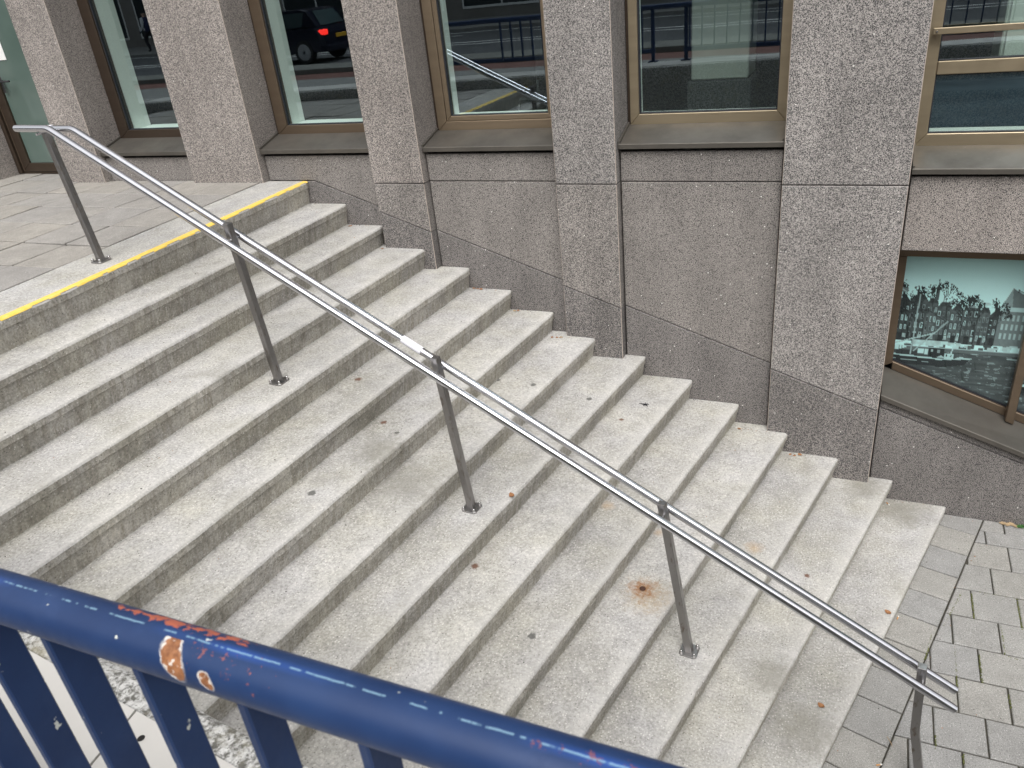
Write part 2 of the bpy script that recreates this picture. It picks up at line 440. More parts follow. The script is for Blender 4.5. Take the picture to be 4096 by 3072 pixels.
def bluepaint(name, rail=False):
    t = NT(name); p = t.pos()
    n = t.noise(7, 4, .6); n2 = t.noise(60, 4, .65); n3 = t.noise(22, 5, .7)
    c = t.mix(t.ramp(n, .3, .7), (.0085, .024, .078), (.0145, .038, .112))
    c = t.mix(t.ramp(n3, .55, .75, 0, .25), c, (.035, .062, .15))
    sc = t.noise(38, 3, .55, vec=t.scalev(p, (1, 1, .6)))
    chips = t.ramp(sc, .695, .715)
    c = t.mix(chips, c, (.52, .54, .50))
    rough = t.ramp(n2, .3, .7, .38, .52)
    if rail:
        px = t.new('ShaderNodeSeparateXYZ'); t.l.new(p, px.inputs[0])
        X, Y, Z = px.outputs
        warp = t.noise(75, 4, .75); warp2 = t.noise(28, 4, .7)
        wv = t.math('SUBTRACT', warp, .5); wv2 = t.math('SUBTRACT', warp2, .5)
        # worn seam of pale dashes along the crown of the tube
        dy = t.math('ABSOLUTE', t.math('SUBTRACT', Y, t.math('ADD', -4.7517, t.math('MULTIPLY', wv2, .004))))
        da = t.noise(48, 3, .7, vec=t.scalev(p, (1, .02, .02)))
        db = t.noise(5, 2, .5, vec=t.scalev(p, (1, .02, .02)))
        seam = t.math('MULTIPLY', t.ramp(dy, .0004, .0016, 1, 0), t.ramp(t.math('ADD', da, t.math('MULTIPLY', db, .30)), .60, .66))
        halo = t.math('MULTIPLY', t.ramp(dy, .001, .008, .55, 0), t.ramp(db, .45, .7))
        c = t.mix(halo, c, (.03, .10, .42))
        c = t.mix(t.math('MULTIPLY', seam, .62), c, (.24, .40, .52))
        # red primer showing on the far upper side
        ex = t.math('MULTIPLY', t.math('SUBTRACT', X, 3.545), 1 / .105)
        ey = t.math('MULTIPLY', t.math('SUBTRACT', Y, -4.7375), 1 / .0085)
        e = t.math('ADD', t.math('MULTIPLY', ex, ex), t.math('MULTIPLY', ey, ey))
        e = t.math('ADD', e, t.math('ADD', t.math('MULTIPLY', wv, 6.5), t.math('MULTIPLY', t.math('SUBTRACT', t.noise(40, 3, .6, vec=t.scalev(p, (.35, 1.6, 1.6))), .5), 3.0)))
        c = t.mix(t.ramp(e, .35, .6, 1, 0), c, (.40, .11, .065))
        # scuffs of primer
        for (cx, cy, rx, ry, k, col, thr) in ((3.62, -4.765, .055, .016, 7.0, (.24, .08, .07), -.85), (4.02, -4.752, .09, .012, 6.5, (.22, .075, .07), -1.0)):
            a = t.math('MULTIPLY', t.math('SUBTRACT', X, cx), 1 / rx); b_ = t.math('MULTIPLY', t.math('SUBTRACT', Y, cy), 1 / ry)
            e = t.math('ADD', t.math('ADD', t.math('MULTIPLY', a, a), t.math('MULTIPLY', b_, b_)), t.math('MULTIPLY', wv, k * 1.6))
            c = t.mix(t.ramp(e, thr, thr + .3, .75, 0), c, col)
        dent = None
        # two deep chips: white edge, bare rusted steel inside
        for (cx, cz, rx, rz) in ((3.557, .7905, .0150, .0185), (3.603, .7822, .0095, .0095)):
            a = t.math('MULTIPLY', t.math('SUBTRACT', X, t.math('ADD', cx, t.math('MULTIPLY', t.math('SUBTRACT', Z, cz), -.55))), 1 / rx)
            b_ = t.math('MULTIPLY', t.math('SUBTRACT', Z, cz), 1 / rz)
            e = t.math('ADD', t.math('ADD', t.math('MULTIPLY', a, a), t.math('MULTIPLY', b_, b_)), t.math('ADD', t.math('MULTIPLY', wv2, 2.2), t.math('MULTIPLY', wv, 1.2)))
            near = t.math('LESS_THAN', Y, -4.757)
            dm = t.math('MULTIPLY', t.ramp(e, .85, 1.15, 1, 0), near); dent = dm if dent is None else t.math('ADD', dent, dm)
            c = t.mix(t.math('MULTIPLY', t.math('MULTIPLY', t.ramp(e, .95, 1.25, 1, 0), near), t.ramp(warp2, .40, .52, .1, 1)), c, (.60, .57, .53))
            rust = t.mix(t.ramp(warp, .35, .65), (.16, .06, .025), (.36, .16, .07))
            rust = t.mix(t.ramp(t.noise(110, 2), .6, .66, 0, .9), rust, (.66, .60, .53))
            c = t.mix(t.math('MULTIPLY', t.ramp(e, .72, .88, 1, 0), near), c, rust)
    hb = t.math('MULTIPLY', n2, .12)
    if rail: hb = t.math('SUBTRACT', hb, t.math('ADD', dent, t.math('MULTIPLY', seam, .5)))
    t.bump(hb, .6, .0016)
    return t.done(c, rough, 0, .32)
M['blue'] = bluepaint('blue_paint')
M['blue_rail'] = bluepaint('blue_rail_paint', True)

def lichen():
    t = NT('lichen_concrete'); p = t.pos()
    n = t.noise(60, 5, .75, dist=.4); n2 = t.noise(120, 4, .7); n3 = t.noise(12, 4)
    c = t.mix(t.ramp(n, .42, .58), (.13, .125, .11), (.62, .61, .585))
    c = t.mix(t.ramp(n2, .60, .68), c, (.06, .058, .05))
    c = t.mix(t.ramp(n3, .55, .7, 0, .6), c, (.36, .33, .24))
    t.bump(t.math('ADD', n, n2), .9, .006)
    return t.done(c, .95, 0, .2)
M['lichen'] = lichen()
M['plate'] = plain('cover_plate', (.52, .50, .465), .55, var=.06, vs=6)
M['hole'] = plain('hole', (.012, .01, .009), .9)
M['leaf_dry'] = plain('leaf_dry', (.28, .13, .055), .8, var=.35, vs=90)
M['leaf_tan'] = plain('leaf_tan', (.36, .26, .15), .8, var=.25, vs=90)
M['filter'] = plain('cigarette_filter', (.55, .27, .09), .8)
M['white_paper'] = plain('cigarette_paper', (.75, .73, .68), .8)
M['black_scrap'] = plain('black_scrap', (.012, .012, .016), .6)
M['leaf_green'] = plain('leaf_green', (.045, .13, .03), .5, var=.25, vs=60)
M['grit'] = plain('grit', (.045, .038, .03), .9, var=.4, vs=150)
M['moss'] = plain('moss', (.12, .13, .045), .95, var=.5, vs=120)
M['asphalt'] = plain('asphalt', (.06, .062, .066), .85, var=.15, vs=40)
M['red_asphalt'] = plain('red_asphalt', (.16, .07, .055), .9, var=.15, vs=30)
M['street_tile'] = plain('street_tile', (.22, .215, .205), .9, var=.15, vs=6)
M['kerb'] = plain('kerb_stone', (.16, .16, .145), .9, var=.25, vs=10)
M['white_line'] = plain('road_marking', (.72, .72, .70), .7, var=.1)

# ================================================================== the stairs' geometry
ZS = [.028, -.153, -.322, -.48, -.642, -.808, -.968, -1.125, -1.276, -1.434, -1.596, -1.752, -1.909, -2.08, -2.241]
XS = [.045, .373, .684, 1.072, 1.407, 1.743, 2.08, 2.431, 2.788, 3.137, 3.479, 3.845, 4.198, 4.554, 4.91]
PH = [math.radians(a) for a in (-1.0, .76, 2.09, 3.4, 4.48, 5.3, 6.55, 7.65, 8.73, 9.8, 10.85, 12.0, 13.15, 14.5, 15.6)]
ZP = -2.30                                    # lower pavement level
def par_y(x): return -4.436 - .121 * (x - 3.0)   # the parapet's inner edge line
def nose(i, t):                                # point on nosing i, t = distance from the wall plane along it
    return Vector((XS[i] - math.sin(PH[i]) * t, -math.cos(PH[i]) * t, ZS[i]))
def nose_len(i):
    t = 0
    for _ in range(30):
        p = nose(i, t); t += (p.y - par_y(p.x)) * .9
    return t
def dist_to_prev(i, p):
    """horizontal distance from p on nosing i to nosing line i-1, along i's inward normal"""
    n = Vector((-math.cos(PH[i]), math.sin(PH[i]), 0))
    a = nose(i - 1, 0); d = Vector((-math.sin(PH[i - 1]), -math.cos(PH[i - 1]), 0))
    # solve p + n*s = a + d*k
    det = n.x * (-d.y) - n.y * (-d.x)
    rx, ry = a.x - p.x, a.y - p.y
    return (rx * (-d.y) - ry * (-d.x)) / det

# ------------------------------------------------------------------ ground sheets
def sheet(name, poly, z, mat, thick=.02):
    mb = MB(); mb.prism([(x, y, z - thick) for x, y in poly], (0, 0, thick))
    return put(mb.build(name, mat), kind='structure')

def clip(poly, a, b, c):
    """keep a*x+b*y<=c"""
    out = []
    for i in range(len(poly)):
        p, q = poly[i], poly[(i + 1) % len(poly)]
        fp, fq = a * p[0] + b * p[1] - c, a * q[0] + b * q[1] - c
        if fp <= 0: out.append(p)
        if (fp < 0 < fq) or (fq < 0 < fp):
            k = fp / (fp - fq); out.append((p[0] + (q[0] - p[0]) * k, p[1] + (q[1] - p[1]) * k))
    return out
def inset(poly, g):
    n = len(poly); A = sum(poly[i][0] * poly[(i + 1) % n][1] - poly[(i + 1) % n][0] * poly[i][1] for i in range(n)) / 2
    if A < 0: poly = poly[::-1]
    out = poly
    for i in range(n):
        p, q = poly[i], poly[(i + 1) % n]
        dx, dy = q[0] - p[0], q[1] - p[1]; L = math.hypot(dx, dy)
        if L < 1e-6: continue
        nx, ny = dy / L, -dx / L                  # outward
        out = clip(out, nx, ny, nx * p[0] + ny * p[1] - g)
        if len(out) < 3: return []
    return out
def area(poly):
    return abs(sum(poly[i][0] * poly[(i + 1) % len(poly)][1] - poly[(i + 1) % len(poly)][0] * poly[i][1] for i in range(len(poly)))) / 2
def paver(parent, poly, z, mat, gap, thick=.05, ch=.005, tilt=.0012):
    p1 = inset(poly, gap)
    if len(p1) < 3 or area(p1) < .002: return None
    p2 = inset(p1, ch)
    if len(p2) != len(p1): return None
    n = len(p1); cx = sum(p[0] for p in p1) / n; cy = sum(p[1] for p in p1) / n
    # align rings by index
    k = min(range(n), key=lambda k: sum((p2[(i + k) % n][0] - p1[i][0]) ** 2 + (p2[(i + k) % n][1] - p1[i][1]) ** 2 for i in range(n)))
    p2 = p2[k:] + p2[:k]
    tx, ty, dz = random.gauss(0, tilt * 3), random.gauss(0, tilt * 3), random.gauss(0, tilt)
    h = lambda x, y: z + dz + (x - cx) * tx + (y - cy) * ty
    v = [(x, y, z - thick) for x, y in p1] + [(x, y, h(x, y) - ch * .8) for x, y in p1] + [(x, y, h(x, y)) for x, y in p2]
    f = [tuple(reversed(range(n)))]
    for r in (0, 1):
        f += [(r * n + i, r * n + (i + 1) % n, (r + 1) * n + (i + 1) % n, (r + 1) * n + i) for i in range(n)]
    f.append(tuple(range(2 * n, 3 * n)))
    return mk('paver', v, f, mat, parent)

# upper landing
land = sheet('landing', [(-6.5, .55), (-.36, .55), (-.36, -4.03), (-6.5, -3.3)], ZS[0] - .032, M['sand'])
xs = [-.385, -.803, -1.222, -1.637, -2.072, -2.497, -2.905, -3.36, -3.78, -4.2, -4.62, -5.04, -5.46]
ys = [.30, -.005, -.422, -.822, -1.238, -1.645, -2.055, -2.465, -2.875, -3.285, -3.695, -4.1]
for a in range(len(xs) - 1):
    for b in range(len(ys) - 1):
        if b == 0 and not (xs[a + 1] < -2.6): continue
        sk = lambda x, y: x + .0 * y
        poly = [(xs[a + 1], ys[b + 1]), (xs[a], ys[b + 1]), (xs[a], ys[b]), (xs[a + 1], ys[b])]
        poly = clip(poly, .121, -1, -(-4.436 + .121 * 3.0)) if b > 8 else poly
        poly = [(x - .0165 * (y + .9), y) for x, y in poly]
        if len(poly) >= 3: paver(land, poly, ZS[0], M['paver_up'], .0062 + random.random() * .003, tilt=.0022)

# lower pavement
low = sheet('pavement', [(3.3, .0), (9, .0), (9, -5.2), (2.2, -5.2)], ZP - .011, M['sand_low'])
K = (CAM[2] - ZP) / (CAM[2] + 2.40)
def L2(x, y): return (CAM[0] + (x - CAM[0]) * K, CAM[1] + (y - CAM[1]) * K)
n14 = nose(14, 0); d14 = Vector((-math.sin(PH[14]), -math.cos(PH[14]), 0)); o14 = Vector((math.cos(PH[14]), -math.sin(PH[14]), 0))
foot = n14 - o14 * .012
BW = .238
def bandpt(s, w): p = foot + d14 * s + o14 * w; return (p.x, p.y)
# band of slabs that follows the lowest step
s0 = -.10
j = 0
while s0 < 3.6:
    l = .2455
    poly = [bandpt(s0, 0), bandpt(s0, BW), bandpt(s0 + l, BW), bandpt(s0 + l, 0)]
    poly = clip(poly, 0, 1, -.006)
    if len(poly) >= 3: paver(low, poly, ZP, M['paver_low'], .0034 + random.random() * .002)
    s0 += l
# grid parallel to the wall in half bond, cut to the band
fx, fy = bandpt(0, BW)
C14 = o14.x * fx + o14.y * fy
rowsy = [0.0, L2(0, .001)[1], L2(0, -.14)[1]]
y = rowsy[-1]
while y > -5: y -= .2470; rowsy.append(y)
rowsy[0] = -.004
for r in range(len(rowsy) - 1):
    y1, y0 = rowsy[r], rowsy[r + 1]
    if y1 - y0 < .02: continue
    xo = L2(5.29, 0)[0] if r % 2 == 0 else L2(5.166, 0)[0]
    k = -14
    while xo + k * .2445 < 7.8:
        x0 = xo + k * .2445; k += 1
        poly = clip([(x0, y0), (x0 + .2445, y0), (x0 + .2445, y1), (x0, y1)], -o14.x, -o14.y, -C14)
        if len(poly) >= 3 and area(poly) > .003:
            paver(low, poly, ZP, M['paver_low'], .0034 + random.random() * .002)

# ------------------------------------------------------------------ staircase
stair = thing('staircase', (2.0, -2.0, -2.3), 'broad flight of grey concrete steps running down beside the granite facade', 'stairs')
def fbm(v, o=3):
    s_ = 0; a = 1
    for _ in range(o):
        s_ += a * mnoise.noise(v); v = v * 2.1; a *= .5
    return s_
STEP_EDGE = {}
for i in range(15):
    L = nose_len(i) + .03
    hgt = (ZS[i] - (ZS[i + 1] if i < 14 else ZP)) + .03
    nseg = 110
    n_in = Vector((-math.cos(PH[i]), math.sin(PH[i]), 0))
    V = []; wear = []
    edge = []
    lean = .034 if i < 14 else .016
    for k in range(nseg + 1):
        t = .0 + L * k / nseg
        p = nose(i, t)
        if i == 0: w = .385 + XS[0] - 0.0
        else: w = dist_to_prev(i, p) + .055
        j1 = fbm(Vector((i * 7.3, t * 9, 0))) * .0022 + max(0, fbm(Vector((i * 3.1 + 50, t * 22, 0))) - .45) * .016
        j2 = fbm(Vector((i * 5.3, t * 9, 9))) * .0022
        j3 = fbm(Vector((i * 2.3, t * 4, 3))) * .0012
        end = .006 * math.exp(-t / .012)              # rounded end by the wall
        prof = [(w, -hgt - .02), (w, .0 + j3), (.10, .0 + j3), (.045, -.0005 + j3 * .5), (.016 + j1, -.002 + j2 * .6), (.006 + j1, -.006 + j2), (.0 + j1 + end, -.016 + j2),
                (.001 + j2 + end, -.052 + j1), (.008 + j2 + end, -.058 + j1), (lean + j2 * .6, -hgt)]
        for (u, z) in prof:
            q = p + n_in * u
            V.append((q.x, q.y, ZS[i] + z))
        wear += [0, 0, .15, .62, 1, 1, .8, .2, 0, 0]
        e = p + n_in * (.006 + j1); edge.append((t, Vector((e.x, e.y, ZS[i] + j2 * .8)), n_in))
    # wall end tucked 4 mm short of the panels
    V = [(x, min(y, -.004), z) for x, y, z in V]
    np_ = 10; F = []; MI = []
    for k in range(nseg):
        for a in range(np_ - 1):
            F.append((k * np_ + a, (k + 1) * np_ + a, (k + 1) * np_ + a + 1, k * np_ + a + 1)); MI.append(0 if a < 6 else 1)
    F.append(tuple(range(np_))); MI.append(1)
    F.append(tuple(nseg * np_ + a for a in reversed(range(np_)))); MI.append(1)
    # make normals face out
    o = mk('step', V, [tuple(reversed(f)) for f in F], [M['tread'], M['riser']], stair, MI)
    at = o.data.attributes.new('wear', 'FLOAT', 'POINT'); at.data.foreach_set('value', wear)
    STEP_EDGE[i] = (o, edge)
    # mortar fillet where the riser meets the tread below
    if i < 14:
        mv = []; mf = []
        for k in range(nseg + 1):
            t = .01 + (L - .03) * k / nseg
            p = nose(i, t) + n_in * (lean + .0005)
            zb = ZS[i + 1]
            a = .006 + .004 * abs(fbm(Vector((i * 9.7, t * 18, 2)))) + .002
            hh = .004 + .004 * abs(fbm(Vector((i * 4.7, t * 15, 7))))
            mv += [tuple(p + n_in * .012 + Vector((0, 0, zb - p.z + hh))), tuple(p - n_in * .001 + Vector((0, 0, zb - p.z + hh))), tuple(p - n_in * a + Vector((0, 0, zb - p.z + hh * .45))), tuple(p - n_in * (a + .003) + Vector((0, 0, zb - p.z - .004)))]
        mv = [(x, min(y, -.006), z) for x, y, z in mv]
        for k in range(nseg):
            for a in range(3): mf.append((k * 4 + a, k * 4 + a + 1, (k + 1) * 4 + a + 1, (k + 1) * 4 + a))
        mk('mortar_fillet', mv, mf, M['mortar'], o)
# yellow paint line along the top nosing
o0, e0 = STEP_EDGE[0]
yv = []; yf = []
for k, (t, e, n_in) in enumerate(e0):
    wd = .040 + .004 * fbm(Vector((t * 14, 5, 1)))
    dn = .002 + .005 * max(0, fbm(Vector((t * 30, 8, 4))) + .2)
    a = e + n_in * wd; a.z = ZS[0] + .0022
    b = e + n_in * .012; b.z = ZS[0] + .0016
    c = e.copy(); c.z = e.z - .0035
    c -= n_in * .001
    d = e - n_in * .0068; d.z = ZS[0] - .006 - dn
    yv += [tuple(a), tuple(b), tuple(c), tuple(d)]
yv = [(x, min(y, -.008), z) for x, y, z in yv]
for k in range(len(e0) - 1):
    for a in range(3):
        if a == 2 and fbm(Vector((k * .31, 3, 3))) < -.1: continue
        yf.append((k * 4 + a, k * 4 + a + 1, (k + 1) * 4 + a + 1, (k + 1) * 4 + a))
mk('yellow_line', yv, yf, M['yellow'], o0)

# ------------------------------------------------------------------ the building
bld = thing('office_building', (1.2, .3, -2.3), 'office building clad in speckled granite panels with bronze framed windows beside the steps', 'building')
def zinc(x): return .067 - .3565 * x
def voff(poly, g):
    """inset by moving each vertex along its mitre (works for concave outlines)"""
    n = len(poly); A = sum(poly[i][0] * poly[(i + 1) % n][1] - poly[(i + 1) % n][0] * poly[i][1] for i in range(n))
    if A < 0: poly = poly[::-1]
    out = []
    for i in range(n):
        p0, p1, p2 = (Vector(poly[(i + k) % n]) for k in (-1, 0, 1))
        d1 = (p1 - p0).normalized(); d2 = (p2 - p1).normalized()
        n1 = Vector((-d1.y, d1.x)); n2 = Vector((-d2.y, d2.x))
        b = n1 + n2; b = b / max(.2, b.dot(n1))
        out.append((p1.x + b.x * g, p1.y + b.y * g))
    return out
def panel(name, poly, yf_, yb, mat, ch=.0038, gap=.0034, chl=None):
    """poly in (x,z); front face at yf_, chamfered rim in the pale edge material"""
    p1 = voff(poly, gap); p2 = voff(p1, ch)
    n = len(p1)
    v = [(x, yf_, z) for x, z in p2] + [(x, yf_ + ch, z) for x, z in p1] + [(x, yb, z) for x, z in p1]
    f = [tuple(range(n))]; mi = [0]
    for r in (0, 1):
        for i in range(n):
            f.append((r * n + i, (r + 1) * n + i, (r + 1) * n + (i + 1) % n, r * n + (i + 1) % n)); mi.append(1 if r == 0 and name == 'pilaster_panel' and abs(p1[i][0] - p1[(i + 1) % n][0]) < .01 else 0)
    f.append(tuple(reversed(range(2 * n, 3 * n)))); mi.append(0)
    return mk(name, v, f, [M[mat], M['granite_edge']], bld, mi)
PIL = [(-5.6, -3.70), (-2.617, -2.148), (-1.095, -.347), (.712, 1.154), (2.193, 2.634), (3.683, 4.394)]
TOPZ = 2.75; PF = -.075; LJ = .030
for k, (a, b) in enumerate(PIL):
    up = 'granite_warm' if k < 4 else 'granite_grey'
    if k < 3:
        panel('pilaster_panel', [(a, ZS[0] - .02), (b, ZS[0] - .02), (b, TOPZ), (a, TOPZ)], PF, .30, up)
    else:
        panel('pilaster_panel', [(a, LJ), (b, LJ), (b, TOPZ), (a, TOPZ)], PF, .30, up)
        panel('pilaster_panel', [(a, zinc(a)), (b, zinc(b)), (b, LJ), (a, LJ)], PF, .30, 'granite_mid' if k < 5 else 'granite_grey')
        panel('pilaster_panel', [(a, ZP - .3), (b, ZP - .3), (b, zinc(b)), (a, zinc(a))], PF, .30, 'granite_low')
# recessed panels between the pilasters
g_ = .004
SILLB = .232
x0, x1 = PIL[1][1] + g_, PIL[2][0] - g_
panel('wall_panel', [(x0, ZS[0] - .03), (x1, ZS[0] - .03), (x1, SILLB), (x0, SILLB)], 0, .22, 'granite_mid')
x0, x1 = PIL[2][1] + g_, PIL[3][0] - g_
xb = (.067 - LJ) / .3565
panel('wall_panel', [(x0, LJ), (xb, LJ), (x1, zinc(x1)), (x1, SILLB), (x0, SILLB)], 0, .22, 'granite_mid')
panel('wall_panel', [(x0, -1.2), (x1, -1.2), (x1, zinc(x1)), (xb, LJ), (x0, LJ)], 0, .22, 'granite_low')
for k in (3, 4):
    x0, x1 = PIL[k][1] + g_, PIL[k + 1][0] - g_
    panel('wall_panel', [(x0, LJ), (x1, LJ), (x1, SILLB), (x0, SILLB)], 0, .22, 'granite_mid')
    panel('wall_panel', [(x0, zinc(x0)), (x1, zinc(x1)), (x1, LJ), (x0, LJ)], 0, .22, 'granite_mid')
    panel('wall_panel', [(x0, ZP - .2), (x1, ZP - .2), (x1, zinc(x1)), (x0, zinc(x0))], 0, .22, 'granite_low')
XR = 8.5
x0 = PIL[5][1] + g_
def psill(x): return -1.388 - .368 * (x - 4.394)         # front top edge of the raking sill
panel('wall_panel', [(x0, -.392), (XR, -.392), (XR, .068), (x0, .068)], 0, .22, 'granite_warm')
panel('wall_panel', [(x0, zinc(x0)), (6.3, zinc(6.3)), (6.3, psill(6.3) - .05), (x0, psill(x0) - .05)], 0, .22, 'granite_low')
panel('wall_panel', [(x0, ZP - .2), (6.3, ZP - .2), (6.3, zinc(6.3)), (x0, zinc(x0))], 0, .22, 'granite_low')
panel('wall_panel', [(6.3, ZP - .2), (XR, ZP - .2), (XR, -.392), (6.3, -.392)], 0, .22, 'granite_mid')
# dark backing behind the joints, unseen roof block
mb = MB()
for (a, b, z0, z1) in ((-5.6, -3.72, -.4, TOPZ), (-2.60, -2.16, -.4, TOPZ), (-2.16, -1.09, -.4, .2), (-1.08, -.36, -.4, TOPZ), (-.36, .72, -1.2, .2), (.73, 1.14, -2.3, TOPZ), (1.14, 2.2, -2.4, .2), (2.21, 2.62, -2.5, TOPZ),
                       (2.62, 3.69, -2.5, .2), (3.70, 4.38, -2.6, TOPZ), (4.38, XR, -2.6, -1.95), (4.38, XR, -.38, .05), (6.4, XR, -1.95, -.38)):
    mb.box((a, .225 if b - a > .9 and z1 < 1 else .01, z0), (b, .302, z1))
mb.build('backing_wall', M['joint'], bld)
mb = MB(); mb.box((-5.6, -.07, TOPZ + .004), (XR, .30, 3.6)); mb.build('lintel_band', M['granite_warm'], bld)
mb = MB(); mb.box((-5.6, -.05, 3.604), (XR, 6.5, 4.6)); mb.build('unseen_roof_block', M['granite_mid'], bld)  # out-of-view block shutting out sky, kept low so the handrail reflects brightly
mb = MB()   # interior shell
mb.box((-5.6, 4.6, -.4), (XR, 4.7, 3.6)); mb.box((-5.7, .31, -.4), (-5.6, 4.6, 3.6)); mb.box((XR, .31, -.4), (XR + .1, 4.6, 3.6)); mb.build('interior_wall', M['int_dark'], bld)
mb = MB(); mb.box((-5.6, .31, 3.0), (XR, 4.6, 3.1)); mb.build('interior_ceiling', M['white_board'], bld)
mb = MB(); mb.box((-5.6, .304, -.36), (XR, 4.6, -.02)); mb.build('interior_floor', M['int_floor'], bld)

FY = .22        # frame face
GY = .247       # glass
def bar(mb, x0, x1, z0, z1, y0=FY, y1=.30, c=.004, m=0): mb.cbox((x0, y0, z0), (x1, y1, z1), c, m)
def ring_frame(name, parent, x0, x1, z0, z1, w, y0, y1, mat, wb=None):
    """mitred four-piece frame, one mesh"""
    wb = wb or w
    mb = MB()
    o = [(x0, z0), (x1, z0), (x1, z1), (x0, z1)]; i_ = [(x0 + w, z0 + wb), (x1 - w, z0 + wb), (x1 - w, z1 - w), (x0 + w, z1 - w)]
    for a in range(4):
        b = (a + 1) % 4
        g = .0006
        q = [o[a], o[b], i_[b], i_[a]]
        q = inset(q, g) or q
        e = inset(q, .003)
        n = len(q)
        if len(e) != n: e = q
        kk = min(range(n), key=lambda k: sum((e[(j + k) % n][0] - q[j][0]) ** 2 + (e[(j + k) % n][1] - q[j][1]) ** 2 for j in range(n)))
        e = e[kk:] + e[:kk]
        v = [(x, y0, z) for x, z in e] + [(x, y0 + .003, z) for x, z in q] + [(x, y1, z) for x, z in q]
        f = [tuple(range(n))] + [(r * n + j, (r + 1) * n + j, (r + 1) * n + (j + 1) % n, r * n + (j + 1) % n) for r in (0, 1) for j in range(n)] + [tuple(reversed(range(2 * n, 3 * n)))]
        mb.add(v, f)
    return mb.build(name, mat, parent)
def pane(parent, x0, x1, z0, z1, y=GY, mat='glass', name='pane'):
    mb = MB(); mb.add([(x0, y, z0), (x1, y, z0), (x1, y, z1), (x0, y, z1)], [(0, 1, 2, 3)])
    return mb.build(name, M[mat], parent)
def gasket(parent, x0, x1, z0, z1, w=.010, y=FY + .018):
    return ring_frame('gasket', parent, x0 - .002, x1 + .002, z0 - .002, z1 + .002, w, y, y + .03, M['rubber'])
def sill(parent, x0, x1, zf, zb, yf_=-.032, yb=FY + .004, th=.032):
    mb = MB()
    # sloped sheet with a folded front lip and end upstands
    mb.add([(x0, yf_, zf), (x1, yf_, zf), (x1, yb, zb), (x0, yb, zb), (x0, yf_ - .003, zf - .003), (x1, yf_ - .003, zf - .003), (x1, yf_ - .003, zf - th), (x0, yf_ - .003, zf - th), (x0, yf_ + .012, zf - th), (x1, yf_ + .012, zf - th), (x1, yb, zb - .03), (x0, yb, zb - .03)],
           [(0, 1, 2, 3), (4, 5, 1, 0), (7, 6, 5, 4), (8, 9, 6, 7), (11, 10, 9, 8), (3, 2, 10, 11), (0, 3, 11, 8), (0, 8, 7, 4), (1, 9, 10, 2), (1, 5, 6, 9)])
    o = mb.build('sill', M['sill'], parent)
    for xx in (x0, x1 - .012):
        m2 = MB(); m2.add([(xx, yf_ + .002, zf + .001), (xx + .012, yf_ + .002, zf + .001), (xx + .012, yb, zb + .001), (xx, yb, zb + .001), (xx, yf_ + .002, zf + .016), (xx + .012, yf_ + .002, zf + .016), (xx + .012, yb, zb + .016), (xx, yb, zb + .016)],
                          [(0, 3, 2, 1), (4, 5, 6, 7), (0, 1, 5, 4), (1, 2, 6, 5), (2, 3, 7, 6), (3, 0, 4, 7)])
        m2.build('sill_end', M['sill'], parent)
    return o
def window(xl, xr, zf0, zt, label, frame_mat, gl, zgl, reveal, inner=None):
    """xl..xr = opening between pilasters"""
    w = mk('window', [(xl, .30, zf0 - .02), (xr, .30, zf0 - .02), (xr, .30, zf0 - .04), (xl, .30, zf0 - .04), (xl, .302, zf0 - .02), (xr, .302, zf0 - .02), (xr, .302, zf0 - .04), (xl, .302, zf0 - .04)],
           [(0, 1, 2, 3), (7, 6, 5, 4), (0, 4, 5, 1), (2, 6, 7, 3), (0, 3, 7, 4), (1, 5, 6, 2)], M['bronze_dark'], bld)
    w['label'] = label
    # outer dark subframe, then the bronze frame
    ring_frame('subframe', w, xl + .001, xr - .001, zf0 - .012, zt, .020, FY + .012, .30, M['bronze_dark'])
    ring_frame('frame', w, xl + .021, xr - .021, zf0, zt - .02, gl - xl - .021, FY, .295, frame_mat, wb=zgl - zf0)
    x0, x1, z0, z1 = gl, xr - (gl - xl), zgl, zt - .1
    if inner:
        ring_frame('sash', w, x0 + .001, x1 - .001, z0 + .001, z1, inner, FY + .008, .292, frame_mat)
        x0 += inner; x1 -= inner; z0 += inner; z1 -= inner
    gasket(w, x0, x1, z0, z1)
    pane(w, x0 + .004, x1 - .004, z0 + .004, z1 - .004)
    sill(w, xl + .003, xr - .003, .285, zf0 + .004)
    # inside lining boards
    mb = MB()
    d = reveal
    mb.box((x0 - .06, .303, z0 - .03), (x0 - .004, d, z1)); 
    mb.build('lining_board', M['white_board'], w)
    mb = MB(); mb.box((x1 + .004, .303, z0 - .03), (x1 + .06, d, z1)); mb.build('lining_board', M['white_board'], w)
    mb = MB(); mb.box((x0 - .003, .303, z0 - .036), (x1 + .003, d + .02, z0 - .006)); mb.build('inner_sill', M['white_board'], w)
    return w
window(PIL[1][1], PIL[2][0], .352, 2.74, 'window between the two leftmost pilasters by the door', M['bronze_dark'], -2.012, .424, .50)
window(PIL[2][1], PIL[3][0], .352, 2.74, 'window above the top steps showing a car in its reflection', M['bronze'], -.225, .421, .47)
window(PIL[3][1], PIL[4][0], .350, 2.74, 'window with a double bronze frame reflecting the steel handrail', M['bronze_half_lit'], 1.250, .415, .385, inner=.036)
window(PIL[4][1], PIL[5][0], .357, 2.74, 'wide bronze framed window in the middle of the facade', M['bronze_lit'], 2.715, .425, .335)

